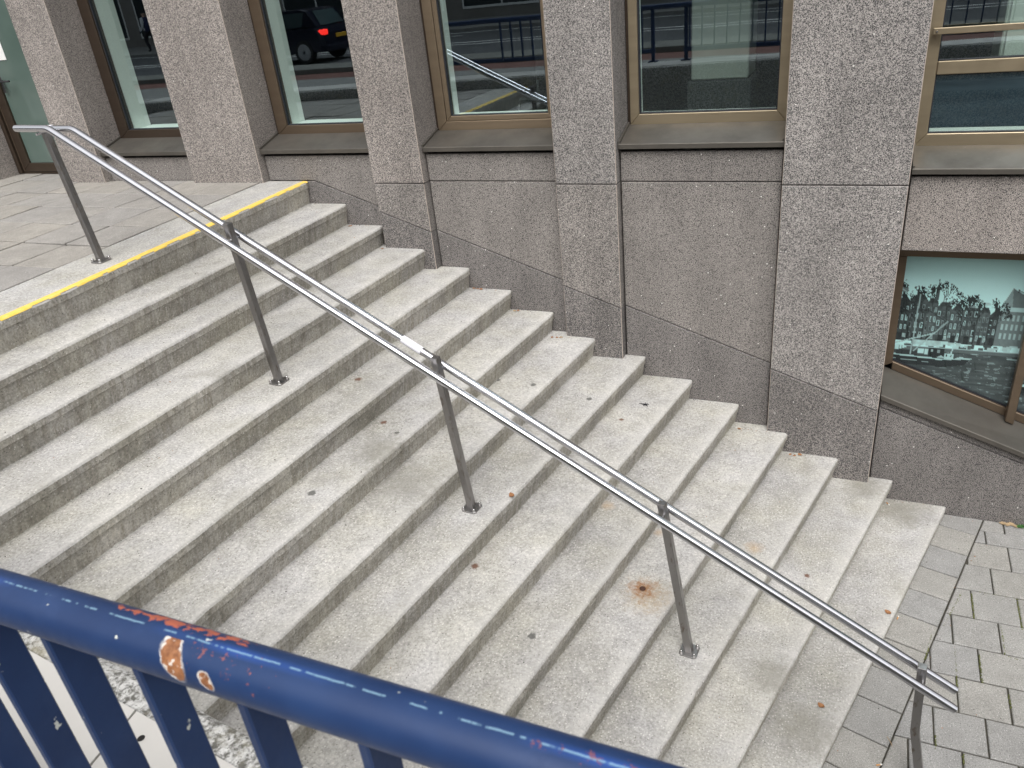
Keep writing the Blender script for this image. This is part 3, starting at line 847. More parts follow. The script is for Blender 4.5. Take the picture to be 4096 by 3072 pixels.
# window right of the wide pilaster: transom window over a raking poster window
wx0, wx1 = PIL[5][1] + .003, 6.6
w5 = mk('window', [(wx0, .30, .14), (wx1, .30, .14), (wx1, .30, .12), (wx0, .30, .12), (wx0, .302, .14), (wx1, .302, .14), (wx1, .302, .12), (wx0, .302, .12)],
        [(0, 1, 2, 3), (7, 6, 5, 4), (0, 4, 5, 1), (2, 6, 7, 3), (0, 3, 7, 4), (1, 5, 6, 2)], M['bronze_dark'], bld)
w5['label'] = 'bronze framed transom window right of the widest pilaster'
ring_frame('frame', w5, wx0, wx1, .190, 2.74, .068, FY, .295, M['bronze_lit'], wb=.072)
mb = MB(); bar(mb, wx0 + .070, wx1 - .07, .592, .664, FY + .002, .294); mb.build('transom', M['bronze_lit'], w5)
gasket(w5, wx0 + .068, wx1 - .068, .262, .592); gasket(w5, wx0 + .068, wx1 - .068, .664, 2.67)
mb = MB(); mb.box((wx0 + .07, GY + .004, .29), (wx1 - .07, GY + .012, .592)); mb.build('spandrel_panel', M['spandrel'], w5)
mb = MB(); mb.box((wx0 + .07, GY + .004, .263), (wx1 - .07, GY + .016, .289)); mb.build('inner_strip', M['white_board'], w5)
pane(w5, wx0 + .07, wx1 - .07, .263, .592, GY - .004)
pane(w5, wx0 + .07, wx1 - .07, .664, 2.66)
sill(w5, wx0 + .003, wx1, .118, .194, th=.032)
gb = MB(); gb.cbox((4.418, .168, .812), (wx1, .192, .846), .003); g = gb.build('guard_bar', M['bronze_lit'], w5)
gb = MB(); gb.lathe([(.007, 0), (.007, .002), (.005, .005), (.001, .006)], (4.437, .168, .828), (0, -1, 0), 12); gb.build('screw', M['bolt'], g, True)
gb = MB(); gb.box((4.43, .192, .816), (4.445, .221, .842)); gb.build('bracket', M['bronze_dark'], g)

# poster window (raking bottom rail and sill)
pw = mk('window', [(4.40, .302, -.45), (6.3, .302, -.45), (6.3, .302, -.47), (4.40, .302, -.47), (4.40, .304, -.45), (6.3, .304, -.45), (6.3, .304, -.47), (4.40, .304, -.47)],
        [(0, 1, 2, 3), (7, 6, 5, 4), (0, 4, 5, 1), (2, 6, 7, 3), (0, 3, 7, 4), (1, 5, 6, 2)], M['bronze_dark'], bld)
pw['label'] = 'low window with a raking bottom rail and a photographic print behind the glass'
RK = -.384
def rz(x, z0): return z0 + RK * (x - 4.402)
def quadbar(mb, q, y0, y1, c=.003):
    e = inset(q, c); n = len(q)
    A = sum(q[i][0] * q[(i + 1) % n][1] - q[(i + 1) % n][0] * q[i][1] for i in range(n))
    if A < 0: q = q[::-1]
    k = min(range(n), key=lambda k: sum((e[(j + k) % n][0] - q[j][0]) ** 2 + (e[(j + k) % n][1] - q[j][1]) ** 2 for j in range(n)))
    e = e[k:] + e[:k]
    v = [(x, y0, z) for x, z in e] + [(x, y0 + c, z) for x, z in q] + [(x, y1, z) for x, z in q]
    f = [tuple(range(n))] + [(r * n + j, (r + 1) * n + j, (r + 1) * n + (j + 1) % n, r * n + (j + 1) % n) for r in (0, 1) for j in range(n)] + [tuple(reversed(range(2 * n, 3 * n)))]
    mb.add(v, f)
mb = MB(); quadbar(mb, [(4.398, -.44), (6.3, -.44), (6.3, -.503), (4.398, -.503)], FY, .296); mb.build('head_rail', M['bronze'], pw)
mb = MB(); quadbar(mb, [(4.398, rz(4.398, -1.30)), (4.452, rz(4.452, -1.253)), (4.452, -.5035), (4.398, -.5035)], FY, .296); mb.build('stile', M['bronze'], pw)
mb = MB(); quadbar(mb, [(4.4525, rz(4.4525, -1.30)), (6.3, rz(6.3, -1.30)), (6.3, rz(6.3, -1.240)), (4.4525, rz(4.4525, -1.240))], FY, .296); mb.build('bottom_rail', M['bronze'], pw)
mb = MB(); quadbar(mb, [(5.172, rz(5.172, -1.31)), (5.222, rz(5.222, -1.31)), (5.222, -.4), (5.172, -.4)], .165, FY - .001); mb.build('mullion', M['bronze'], pw)
mb = MB(); mb.add([(4.455, GY, rz(4.455, -1.238)), (5.17, GY, rz(5.17, -1.238)), (5.17, GY, -.505), (4.455, GY, -.505)], [(0, 1, 2, 3)]); mb.build('pane', M['glass_poster'], pw)
mb = MB(); mb.add([(5.224, GY, rz(5.224, -1.238)), (6.28, GY, rz(6.28, -1.238)), (6.28, GY, -.505), (5.224, GY, -.505)], [(0, 1, 2, 3)]); mb.build('pane', M['glass_poster'], pw)
for (a, b) in ((4.4535, 5.171), (5.223, 6.29)):
    mb = MB(); mb.add([(a, FY + .02, rz(a, -1.2395)), (b, FY + .02, rz(b, -1.2395)), (b, FY + .02, rz(b, -1.227)), (a, FY + .02, rz(a, -1.227)), (a, GY - .002, rz(a, -1.2395)), (b, GY - .002, rz(b, -1.2395)), (b, GY - .002, rz(b, -1.227)), (a, GY - .002, rz(a, -1.227))],
                      [(0, 1, 2, 3), (0, 4, 5, 1), (3, 2, 6, 7)]); mb.build('gasket', M['rubber'], pw)
def ps(x, y):   # raking sill surface
    f = (y + .032) / (FY + .032)
    return psill(x) + (rz(x, -1.302) - psill(x)) * f
mb = MB(); xa, xb2 = 4.400, 6.3
mb.add([(xa, -.032, ps(xa, -.032)), (xb2, -.032, ps(xb2, -.032)), (xb2, FY + .004, ps(xb2, FY)), (xa, FY + .004, ps(xa, FY)), (xa, -.035, psill(xa) - .003), (xb2, -.035, psill(xb2) - .003), (xb2, -.035, psill(xb2) - .036), (xa, -.035, psill(xa) - .036), (xa, .01, psill(xa) - .036), (xb2, .01, psill(xb2) - .036)],
       [(0, 1, 2, 3), (4, 5, 1, 0), (7, 6, 5, 4), (8, 9, 6, 7), (0, 3, 8, 7, 4)])
mb.build('sill', M['sill'], pw)
mb = MB(); mb.box((4.39, .34, -2.4), (6.4, .36, -.36)); mb.build('back_board', M['int_dark'], bld)

# ------------------------------------------------------------------ printed photograph behind the low window
def poster():
    NX, NZ = 300, 250
    px0, px1, pz0, pz1 = 4.445, 6.2, -.495, -1.95
    NX = 420
    X = np.linspace(px0, px1, NX); Z = np.linspace(pz0, pz1, NZ)
    XX, ZZ = np.meshgrid(X, Z)                      # rows from top
    U = (XX - 4.454) / (5.175 - 4.454); Vv = (-.503 - ZZ) / .757
    r = np.random.default_rng(3)
    # coordinates of the print: pu 0..1 across the first pane, pv 0 (top) .. 1
    g = .95 - .06 * Vv + .0 * U
    def smooth_noise(sx, sz, seed):
        rr = np.random.default_rng(seed); G = rr.random((sz + 2, sx + 2))
        a = (U - U.min()) / (U.max() - U.min()) * sx; b = (Vv - Vv.min()) / (Vv.max() - Vv.min()) * sz
        i0 = np.floor(a).astype(int); j0 = np.floor(b).astype(int); fa = a - i0; fb = b - j0
        return G[j0, i0] * (1 - fa) * (1 - fb) + G[j0, i0 + 1] * fa * (1 - fb) + G[j0 + 1, i0] * (1 - fa) * fb + G[j0 + 1, i0 + 1] * fa * fb
    def rect(u0, u1, v0, v1, val):
        g[(U >= u0) & (U <= u1) & (Vv >= v0) & (Vv <= v1)] = val
    def poly(pts, val):
        m = np.zeros_like(U, bool); n = len(pts)
        for i in range(n):
            (x0, y0), (x1, y1) = pts[i], pts[(i + 1) % n]
            if y0 == y1: continue
            c = ((y0 > Vv) != (y1 > Vv)) & (U < (x1 - x0) * (Vv - y0) / (y1 - y0) + x0); m ^= c
        g[m] = val
    def line(u0, v0, u1, v1, w, val):
        dx, dy = u1 - u0, v1 - v0; L2_ = dx * dx + dy * dy + 1e-9
        t = np.clip(((U - u0) * dx + (Vv - v0) * dy) / L2_, 0, 1)
        d = np.hypot(U - u0 - t * dx, Vv - v0 - t * dy); m = d < w; g[m] = val
    n1 = smooth_noise(140, 90, 5); n2 = smooth_noise(40, 30, 6)
    # canal house row
    hx = -.02; k = 0
    tops = [.385, .36, .385, .415, .44, .405, .45, .47, .43, .46, .5, .44, .48, .45, .47, .44, .48, .43]
    wds = [.10, .14, .09, .11, .10, .12, .09, .10, .12, .14, .12, .13, .12, .14, .13, .12, .15, .2]
    for tp, wd in zip(tops, wds):
        sh = .10 + .10 * r.random()
        rect(hx, hx + wd, tp + .04, .80, sh)
        kind = r.integers(3)
        if kind == 0: poly([(hx, tp + .045), (hx + wd * .5, tp - .03), (hx + wd, tp + .045)], sh * .8)
        elif kind == 1: poly([(hx, tp + .045), (hx + wd * .25, tp - .0), (hx + wd * .75, tp - .0), (hx + wd, tp + .045)], sh * .7)
        else: rect(hx, hx + wd, tp + .03, tp + .05, .5)
        rect(hx + wd * .3, hx + wd * .38, tp - .05, tp + .05, sh * .6)
        nw = 3; vv = tp + .085
        while vv < .72:
            for q in range(nw):
                uu = hx + wd * (q + .22) / nw
                val = .62 if r.random() < .5 else .32
                rect(uu, uu + wd * .17, vv, vv + .052, val); rect(uu + wd * .05, uu + wd * .12, vv + .008, vv + .045, .08)
            vv += .088
        rect(hx + wd * .3, hx + wd * .62, .73, .80, .06); rect(hx + wd * .7, hx + wd * .95, .735, .77, .5)
        hx += wd; k += 1
    g[:] = np.where((Vv > .40) & (Vv < .80), g * (.65 + .7 * n1), g)
    # tower with spire
    rect(.273, .302, .285, .40, .16); rect(.280, .295, .265, .29, .12); line(.288, .21, .288, .28, .0028, .12); line(.288, .222, .288, .223, .006, .12)
    # gabled corner building on the right
    poly([(.80, .43), (.865, .262), (.90, .285), (1.12, .40), (1.12, .455)], .27); poly([(.80, .43), (.865, .262), (.885, .43)], .42)
    rect(.79, 1.16, .43, .47, .66); rect(.80, 1.16, .47, .80, .30)
    for q in range(9):
        for vv in (.50, .585, .67): rect(.825 + q * .038, .843 + q * .038, vv, vv + .055, .55)
    rect(.90, .915, .27, .30, .15); line(.91, .28, 1.0, .33, .003, .2); rect(.99, 1.01, .31, .345, .15)
    # bare winter trees
    def tree(u, v0, h, seed):
        rr = np.random.default_rng(seed)
        st = [(u, v0, -math.pi / 2 + rr.normal(0, .05), h * .36, .0055)]
        while st:
            a, b, an, ln, w = st.pop()
            a2, b2 = a + math.cos(an) * ln * .72, b + math.sin(an) * ln
            line(a, b, a2, b2, max(w, .0016), .07)
            if ln > h * .055:
                for _ in range(2 if ln > h * .2 else 3): st.append((a2, b2, an + rr.normal(0, .48), ln * rr.uniform(.6, .8), w * .62))
    for (u, v0, h, sd) in ((.09, .80, .52, 1), (.21, .80, .44, 2), (.38, .80, .55, 3), (.52, .79, .36, 4), (.63, .79, .40, 5), (.73, .79, .36, 6), (1.28, .8, .5, 7), (1.5, .8, .45, 8)): tree(u, v0, h, sd)
    # quay: pale awnings and goods
    for q in range(46):
        uu = r.uniform(.0, 1.15); ww = r.uniform(.01, .07); vv = r.uniform(.785, .835)
        rect(uu, uu + ww, vv, vv + r.uniform(.015, .05), r.choice([.78, .7, .6, .15, .2]))
    rect(.14, .40, .785, .845, .72); g[:] = np.where((Vv > .785) & (Vv < .845) & (U > .14) & (U < .40), g * (.75 + .35 * n1), g)
    rect(-.1, 2.6, .850, .858, .55); rect(-.1, 2.6, .858, .885, .22)
    # water
    w = Vv > .885
    rip = smooth_noise(26, 130, 11); rip2 = smooth_noise(70, 220, 12)
    g[:] = np.where(w, .10 + .10 * rip + np.where(rip2 > .8, .14, 0) + np.where((rip > .78) & (rip2 > .55), .18, 0), g)
    for uu in (.63, .80, .87, 1.35, 1.6):
        m = w & (np.abs(U - uu - .01 * np.sin(Vv * 90)) < .02) & (Vv > .96) & (Vv < 1.18) & (rip2 > .62); g[m] = .36
    # barge with mast, booms, washing
    poly([(-.05, .945), (.02, .935), (.50, .955), (.645, .945), (.60, 1.005), (.42, 1.04), (.05, 1.035), (-.05, 1.02)], .055)
    line(-.05, .942, .40, .965, .007, .66); line(.40, .965, .645, .94, .006, .60); line(-.05, .985, .3, 1.0, .003, .45)
    rect(.02, .20, .895, .945, .08); rect(.29, .42, .86, .95, .05); rect(.31, .33, .87, .90, .5); rect(.36, .385, .87, .905, .4); rect(.425, .50, .905, .955, .70); rect(.44, .452, .915, .935, .06); rect(.47, .482, .915, .935, .06)
    for q in range(6): rect(-.02 + q * .021, -.003 + q * .021, .835 + .004 * q, .905 - .006 * q, .80)
    rect(.20, .25, .87, .92, .75); rect(.255, .285, .875, .925, .7)
    poly([(.36, .95), (.40, .925), (.45, .955)], .6); poly([(.50, .955), (.56, .925), (.63, .945)], .62)
    line(.152, .36, .143, .93, .006, .48); line(-.02, .84, .315, .715, .006, .60); line(.165, .90, .405, .60, .005, .55); line(.405, .60, .36, .655, .008, .45); line(.495, .79, .475, .92, .005, .7)
    rect(-.02, .05, .30, .34, .3)
    line(-.02, .30, .04, .345, .006, .5)
    # a second boat right of the mullion
    poly([(1.02, 1.16), (1.30, 1.10), (1.9, 1.14), (1.8, 1.24), (1.1, 1.25)], .07); line(1.02, 1.16, 1.9, 1.12, .012, .7); rect(1.1, 1.5, 1.02, 1.12, .72); rect(1.2, 1.3, 1.04, 1.08, .1)
    rect(.93, 1.1, .885, .90, .1); line(.93, .918, 1.02, .918, .004, .6)
    g[:] = np.clip(g * (.94 + .12 * n1), .02, .9)
    lin = np.where(g > .5, g ** 1.15 * 1.05, g ** 1.5 * 1.25)
    tb = np.clip(g * 1.3, 0, 1); col = np.stack([lin * (.92 - .22 * tb), lin * (.97 - .01 * tb), lin * (.98 - .03 * tb), np.ones_like(lin)], -1)
    v = [(x, .262, z) for z in Z for x in X]
    f = []
    keep = lambda x, z: z > rz(x, -1.33)
    for j in range(NZ - 1):
        for i in range(NX - 1):
            if keep(X[i], Z[j]): f.append((j * NX + i, (j + 1) * NX + i, (j + 1) * NX + i + 1, j * NX + i + 1))
    t = NT('print_ink'); a = t.attr('ink')
    n = t.noise(300, 2); c = t.mix(.06, a.outputs['Color'], n)
    m = t.done(a.outputs['Color'], .6, 0, .2)
    b0 = (4.9, .262, -1.3)
    o = mk('poster', v, f, m, base=b0)
    at = o.data.attributes.new('ink', 'FLOAT_COLOR', 'POINT'); at.data.foreach_set('color', col.reshape(-1, 4).astype(np.float32).ravel())
    # a thin backing gives it thickness
    put(o, 'black and white photographic print of canal houses and a barge behind the low window', 'poster')
    mb = MB(); mb.prism([(px0, .2635, -.49), (6.2, .2635, -.49), (6.2, .2635, rz(6.2, -1.34)), (px0, .2635, rz(px0, -1.34))], (0, .006, 0)); mb.build('backing_sheet', M['white_board'], o)
poster()

# ------------------------------------------------------------------ entrance door at the far left
dr = mk('door', [(-3.69, .24, .03), (-2.63, .24, .03), (-2.63, .24, .045), (-3.69, .24, .045), (-3.69, .29, .03), (-2.63, .29, .03), (-2.63, .29, .045), (-3.69, .29, .045)],
        [(0, 1, 2, 3), (7, 6, 5, 4), (0, 4, 5, 1), (2, 6, 7, 3), (0, 3, 7, 4), (1, 5, 6, 2)], M['bronze_dark'], bld)
dr['label'] = 'dark framed glass entrance door on the landing'
mb = MB(); mb.cbox((-3.695, .215, .036), (-3.645, .30, 2.6), .004); mb.cbox((-2.66, .215, .036), (-2.622, .30, 2.6), .004); mb.cbox((-3.644, .215, 2.54), (-2.661, .30, 2.6), .004); mb.build('door_frame', M['bronze_dark'], dr)
ring_frame('door_leaf', dr, -3.638, -2.665, .050, 2.535, .125, .235, .285, M['bronze_dark'], wb=.085)
mb = MB(); mb.box((-3.512, .258, .136), (-2.791, .262, 2.40)); mb.build('door_pane', M['door_glass'], dr)
mb = MB(); mb.tube([(-3.46, .245, .905), (-3.46, .19, .905), (-3.44, .182, .905), (-3.31, .182, .905), (-3.29, .19, .905)], .0095, 10)
mb.cbox((-3.475, .228, .80), (-3.445, .234, .95), .003); mb.build('door_handle', M['chair_black'], dr, True)
mb = MB(); mb.box((-3.62, .232, .05), (-3.612, .2345, 2.5)); mb.build('door_seal', M['bronze'], dr)
pp = MB(); pp.box((-3.52, .252, 1.085), (-3.305, .2545, 1.40)); put(pp.build('paper_notice', M['paper'], base=(-3.42, .253, 1.085)), 'blank white paper notice taped to the entrance door glass', 'notice')
mb = MB(); mb.box((-3.7, .20, 2.606), (-2.62, .30, 2.75)); mb.build('door_head', M['granite_mid'], bld)

# ------------------------------------------------------------------ inside the rooms
cb = thing('interior_column', (2.9, 1.6, -.02), 'pale square column seen inside through the wide middle window', 'column')
mb = MB(); mb.cbox((2.80, 1.5, .44), (3.24, 1.9, 2.98), .01); mb.build('shaft', M['int_pale'], cb)
mb = MB(); mb.cbox((2.77, 1.47, -.02), (3.27, 1.93, .438), .01); mb.build('plinth', M['int_dark'], cb)
cp = thing('storage_cabinet', (5.4, .6, -.02), 'pale cabinet standing inside the transom window', 'cabinet')
mb = MB(); mb.cbox((4.80, .55, -.02), (6.4, .95, 2.2), .008); mb.build('carcass', M['int_pale'], cp)
mb = MB(); mb.cbox((4.82, .535, .02), (5.6, .549, 2.17), .004); mb.build('cabinet_door', M['int_pale'], cp)
mb = MB(); mb.tube([(5.52, .52, 1.0), (5.52, .52, 1.2)], .008, 8); mb.build('cabinet_handle', M['bolt'], cp, True)
# cantilever chair behind the double framed window
ch = thing('visitor_chair', (1.75, 1.1, -.02), 'black cantilever chair with chrome tube frame inside the handrail window', 'chair')
for sx in (-.2, .2):
    x = 1.75 + sx
    mb = MB(); mb.tube([(x, 1.36, .0), (x, .92, .0), (x, .88, .03), (x, .88, .36), (x, .92, .395), (x, 1.30, .40), (x, 1.34, .44), (x, 1.38, .80)], .011, 10); mb.build('tube_frame', M['steel'], ch, True)
mb = MB(); mb.cbox((1.54, .92, .41), (1.96, 1.33, .45), .012); mb.build('seat', M['chair_black'], ch)
mb = MB(); mb.cbox((1.54, 1.335, .52), (1.96, 1.365, .84), .012); mb.build('backrest', M['chair_black'], ch)

# ------------------------------------------------------------------ stainless handrail
HU = Vector((1, -.0745, 0)).normalized(); HN = Vector((.0745, 1, 0)).normalized()
def hp(x, off=0):      # point on the rail's vertical plane
    return Vector((x, -1.985 - .0745 * (x - 1.096), 0)) + HN * off
def hz(x): return .822 - .5155 * (x + .10)
hr = thing('handrail', (-.135, -1.89, ZS[0]), 'twin tube stainless steel handrail on square posts down the middle of the steps', 'handrail')
RR = .0205; SO = .0555
for sgn, xst in ((-1, -.125), (1, -.075)):
    def P(x, z): q = hp(x, sgn * SO); q.z = z; return q
    zs_ = hz(xst)
    pts = [P(xst - .30, zs_ + .004), P(xst - .28, zs_ + .004), P(xst - .02, zs_ + .001), P(xst - .006, zs_ - .001), P(xst + .012, hz(xst + .012) - .001), P(xst + .03, hz(xst + .03)), P(2.3, hz(2.3)), P(4.745, hz(4.745)), P(4.762, hz(4.762))]
    mb = MB(); mb.tube(pts, [RR * .93] + [RR] * (len(pts) - 2) + [RR * .93], 28)
    tb = mb.build('rail_tube', M['steel'], hr, True)
    if sgn == 1:
        mb = MB(); mb.tube([P(x, hz(x)) for x in (2.02, 2.05, 2.10, 2.13)], RR + .0012, 24, cap=False); 
        # only the upper half of the wrap reads as a sticker
        s_ = mb.build('sticker', M['sticker'], tb, True)
        mb = MB(); q = P(xst - .20, zs_ + RR + .004); mb.cbox((q.x - .03, q.y - .012, q.z - .004), (q.x + .02, q.y + .01, q.z), .001); mb.build('sticker', M['sticker'], tb)
posts = [((-.138, -1.908, ZS[0]), (-.243, -1.888, .800), 0), ((1.096, -1.980, ZS[4]), (1.030, -1.980, .322), 4), ((2.314, -2.047, ZS[8]), (2.246, -2.068, -.320), 8), ((3.555, -2.127, ZS[12]), (3.424, -2.156, -.938), 12)]
def sqpost(mb, pts, h):
    """square tube through points, faces aligned to the rail direction"""
    vs = []; fs = []
    for i, p in enumerate(pts):
        p = Vector(p)
        for (a, b) in ((-h, -h), (h, -h), (h, h), (-h, h)): vs.append(tuple(p + HU * a + HN * b))
    n = len(pts)
    for i in range(n - 1):
        for j in range(4): fs.append((i * 4 + j, i * 4 + (j + 1) % 4, (i + 1) * 4 + (j + 1) % 4, (i + 1) * 4 + j))
    fs.append((3, 2, 1, 0)); fs.append(tuple((n - 1) * 4 + j for j in range(4)))
    mb.add(vs, fs)
def make_post(base, mids, top, first=False, stepi=None):
    mb = MB(); sqpost(mb, [base] + mids + [top], .0195)
    o = mb.build('post', M['post'], hr)
    bev = o.modifiers.new('bevel', 'BEVEL'); bev.width = .003 * S; bev.segments = 2
    b = Vector(base)
    mb = MB()
    h = .047
    vs = []; 
    ringp = []
    c_ = .012
    for (a, d) in ((-h + c_, -h), (h - c_, -h), (h, -h + c_), (h, h - c_), (h - c_, h), (-h + c_, h), (-h, h - c_), (-h, -h + c_)):
        ringp.append(b + HU * a + HN * d)
    n = 8
    vs = [tuple(p + Vector((0, 0, .0005))) for p in ringp] + [tuple(p + Vector((0, 0, .0075))) for p in ringp] + [tuple(b + (p - b) * .97 + Vector((0, 0, .009))) for p in ringp]
    fs = [tuple(reversed(range(n)))] + [(r * n + j, r * n + (j + 1) % n, (r + 1) * n + (j + 1) % n, (r + 1) * n + j) for r in (0, 1) for j in range(n)] + [tuple(range(2 * n, 3 * n))]
    mb.add(vs, fs); mb.build('base_plate', M['post'], o)
    for sa in (-1, 1):
        for sb in (-1, 1):
            c = b + HU * (sa * .034) + HN * (sb * .034) + Vector((0, 0, .009))
            mb = MB(); mb.lathe([(.0085, 0), (.0085, .006), (.0075, .0065), (.0075, .012), (.0055, .017), (.002, .019)], c, (0, 0, 1), 10); mb.build('bolt', M['bolt'], o, True)
    t = Vector(top)
    if not first:
        for sgn in (-1, 1):
            q = hp(t.x + .012, 0); zc = hz(t.x + .012)
            a = Vector((q.x, q.y, zc - .001)); e = a + HN * (sgn * (SO - .012))
            mb = MB(); mb.tube([a + HN * (sgn * .018), e], .0065, 10); mb.build('fixing_pin', M['steel'], o, True)
    else:
        mb = MB(); a = t + HN * -.06 + Vector((0, 0, .004)); c = t + HN * .06 + Vector((0, 0, .008)); mb.tube([a, c], .007, 10); mb.build('fixing_pin', M['steel'], o, True)
    return o
for k, (b, t, i) in enumerate(posts): make_post(b, [], t, first=(k == 0))
# lowest post is kinked half way
make_post((4.70, -2.253, ZP), [(4.634, -2.248, -1.95)], (4.612, -2.247, -1.535))

# ------------------------------------------------------------------ parapet, its cover plates and the blue railing
PZ = .150
def pline(x, off): return par_y(x) + off
par = thing('parapet_wall', (3.0, -4.6, -.25), 'low concrete parapet with pale lichened edge under the blue railing', 'wall')
mb = MB(); xa, xb3 = -6.4, 7.5
nn = 160; V = []; F = []
for k in range(nn + 1):
    x = xa + (xb3 - xa) * k / nn
    j = lambda s_: fbm(Vector((x * 6, s_, 2))) * .006
    row = [(pline(x, 0) + .004, -2.5), (pline(x, j(1)), PZ - .03), (pline(x, -.006 + j(2)), PZ - .008 + j(3) * .5), (pline(x, -.02), PZ - .001 + j(4) * .4), (pline(x, -.045), PZ + j(5) * .3), (pline(x, -.10), PZ - .004), (pline(x, -.50), PZ - .004), (pline(x, -.50), -.30)]
    V += [(x, a, b) for a, b in row]
for k in range(nn):
    for a in range(7): F.append((k * 8 + a, k * 8 + a + 1, (k + 1) * 8 + a + 1, (k + 1) * 8 + a))
F.append(tuple(range(8))[::-1]); F.append(tuple(nn * 8 + a for a in range(8)))
mk('wall_body', V, F, M['lichen'], par)
# plates, each with a fixing hole
seam = 2.945
pl = []
x = seam
edges = [seam - 1.25 * k for k in range(8)][::-1] + [seam + 1.25, seam + 2.5, seam + 3.75]
for a, b in zip(edges[:-1], edges[1:]):
    mb = MB()
    a_, b_ = a + .003, b - .003
    q = [(a_ - .01, pline(a_, -.070)), (b_ - .01, pline(b_, -.070)), (b_ + .035, pline(b_ + .03, -.47)), (a_ + .035, pline(a_ + .03, -.47))]
    mb.prism([(xx, yy, PZ - .0035) for xx, yy in q[::-1]], (0, 0, .0085))
    o = mb.build('cover_plate', M['plate'], par)
    for hx, hy in ((a_ + .05, -.11), (b_ - .32, -.115), (a_ + .06, -.42), (b_ - .06, -.42)):
        mb = MB(); n = 12
        mb.add([(hx + .0075 * math.cos(t), pline(hx, hy) + .0075 * math.sin(t), PZ + .0056) for t in [2 * math.pi * j / n for j in range(n)]], [tuple(range(n))]); mb.build('screw_hole', M['hole'], o)

rail = thing('blue_railing', (3.4, -4.75, PZ), 'navy blue painted steel railing with chipped tubular top rail in the foreground', 'railing')
mb = MB(); n_ = 90; mb.tube([(-2.2 + (6.6 + 2.2) * k / n_, -4.751, .7734) for k in range(n_ + 1)], .03, 36); mb.build('top_rail', M['blue_rail'], rail, True)
mb = MB(); mb.cbox((-2.05, -4.772, .262), (1.585, -4.730, .305), .003); mb.build('bottom_rail', M['blue'], rail)
mb = MB(); mb.cbox((1.945, -4.772, .262), (6.5, -4.730, .305), .003); mb.build('bottom_rail', M['blue'], rail)
bal = None
def baluster(x):
    global bal
    if bal is None:
        mb = MB(); mb.cbox((x, -4.773, .304), (x + .013, -4.729, .752), .0022); bal = mb.build('baluster', M['blue'], rail); bal_x[0] = x
    else:
        o = bal.copy(); COL.objects.link(o); o.location = ((x - bal_x[0]) * S, 0, 0); BASE[o] = BASE[bal]
bal_x = [0]
x = 3.331
baluster(x)
for k in range(-26, 22):
    if k == 0: continue
    xx = x + k * .1472
    if 1.5 < xx < 2.0 or xx < -2.0 or xx > 6.4: continue
    baluster(xx)
for xx in (-2.05, 1.56, 1.97, 6.4):
    mb = MB(); mb.cbox((xx - .02, -4.774, PZ), (xx + .02, -4.728, .262 if False else .745), .003); o = mb.build('post', M['blue'], rail)
    mb = MB(); mb.cbox((xx - .06, -4.80, PZ + .0055), (xx + .06, -4.70, PZ + .016), .002); mb.build('foot_plate', M['blue'], o)

# ------------------------------------------------------------------ street behind the camera (seen in the window glass)
ZST = -.20
sheet('street_footway', [(-60, -4.0), (40, -4.9), (40, -8.05), (-60, -8.05)], ZST, M['street_tile'], .1)
sheet('cycle_lane', [(-60, -8.05), (40, -8.05), (40, -9.2), (-60, -9.2)], ZST - .03, M['red_asphalt'], .1)
def long_box(name, x0, x1, y0, y1, z0, z1, mat):
    mb = MB(); mb.cbox((x0, y0, z0), (x1, y1, z1), .01); return put(mb.build(name, mat), kind='structure')
long_box('kerb', -60, 40, -10.2, -9.2, ZST - .2, ZST + .07, M['kerb'])
sheet('road', [(-60, -10.2), (40, -10.2), (40, -18.2), (-60, -18.2)], ZST - .04, M['asphalt'], .1)
sheet('far_footway', [(-60, -18.2), (40, -18.2), (40, -23), (-60, -23)], ZST + .04, M['street_tile'], .2)
def marks(y, w, dash=None):
    mb = MB(); x = -40
    while x < 30:
        l = dash[0] if dash else 70
        mb.box((x, y - w / 2, ZST - .040), (x + l, y + w / 2, ZST - .036)); x += l + (dash[1] if dash else 0)
    put(mb.build('road_markings', M['white_line']), kind='structure')
marks(-14.3, .12); marks(-13.7, .10); marks(-16.6, .10, (2.2, 2.2)); marks(-17.6, .1)
sheet('ground', [(-150, 8), (150, 8), (150, -150), (-150, -150)], -2.75, M['asphalt'], .1)
mb = MB(); mb.prism([(-60, -5.2, -2.6), (40, -5.2, -2.6), (40, -23, -2.6), (-60, -23, -2.6)][::-1], (0, 0, 2.32)); put(mb.build('street_embankment', M['kerb']), kind='structure')

# the building across the road
ob = thing('opposite_building', (-4, -23, ZST), 'grey street building across the road mirrored in the windows', 'building')
M['ob_wall'] = plain('opposite_wall', (.20, .185, .17), .85, var=.15, vs=1)
M['ob_glass'] = plain('opposite_glass', (.02, .026, .03), .1)
mb = MB(); mb.box((-60, -30, ZST), (40, -23, 11)); mb.build('wall', M['ob_wall'], ob)
for k in range(24):
    x = -58 + k * 4.0
    for z0, z1 in ((.25, 2.5), (3.5, 5.2), (6.2, 7.9), (8.7, 10.2)):
        mb = MB(); mb.box((x, -23.03, z0), (x + 3.1, -22.98, z1)); w = mb.build('window', M['ob_glass'], ob)
        mb = MB()
        for (a, b, c, d) in ((x - .06, x, z0, z1), (x + 3.1, x + 3.16, z0, z1), (x - .06, x + 3.16, z0 - .08, z0), (x - .06, x + 3.16, z1, z1 + .06), (x + 1.5, x + 1.56, z0, z1)): mb.box((a, -23.05, c), (b, -22.96, d))
        mb.build('window_frame', M['white_line'], w)

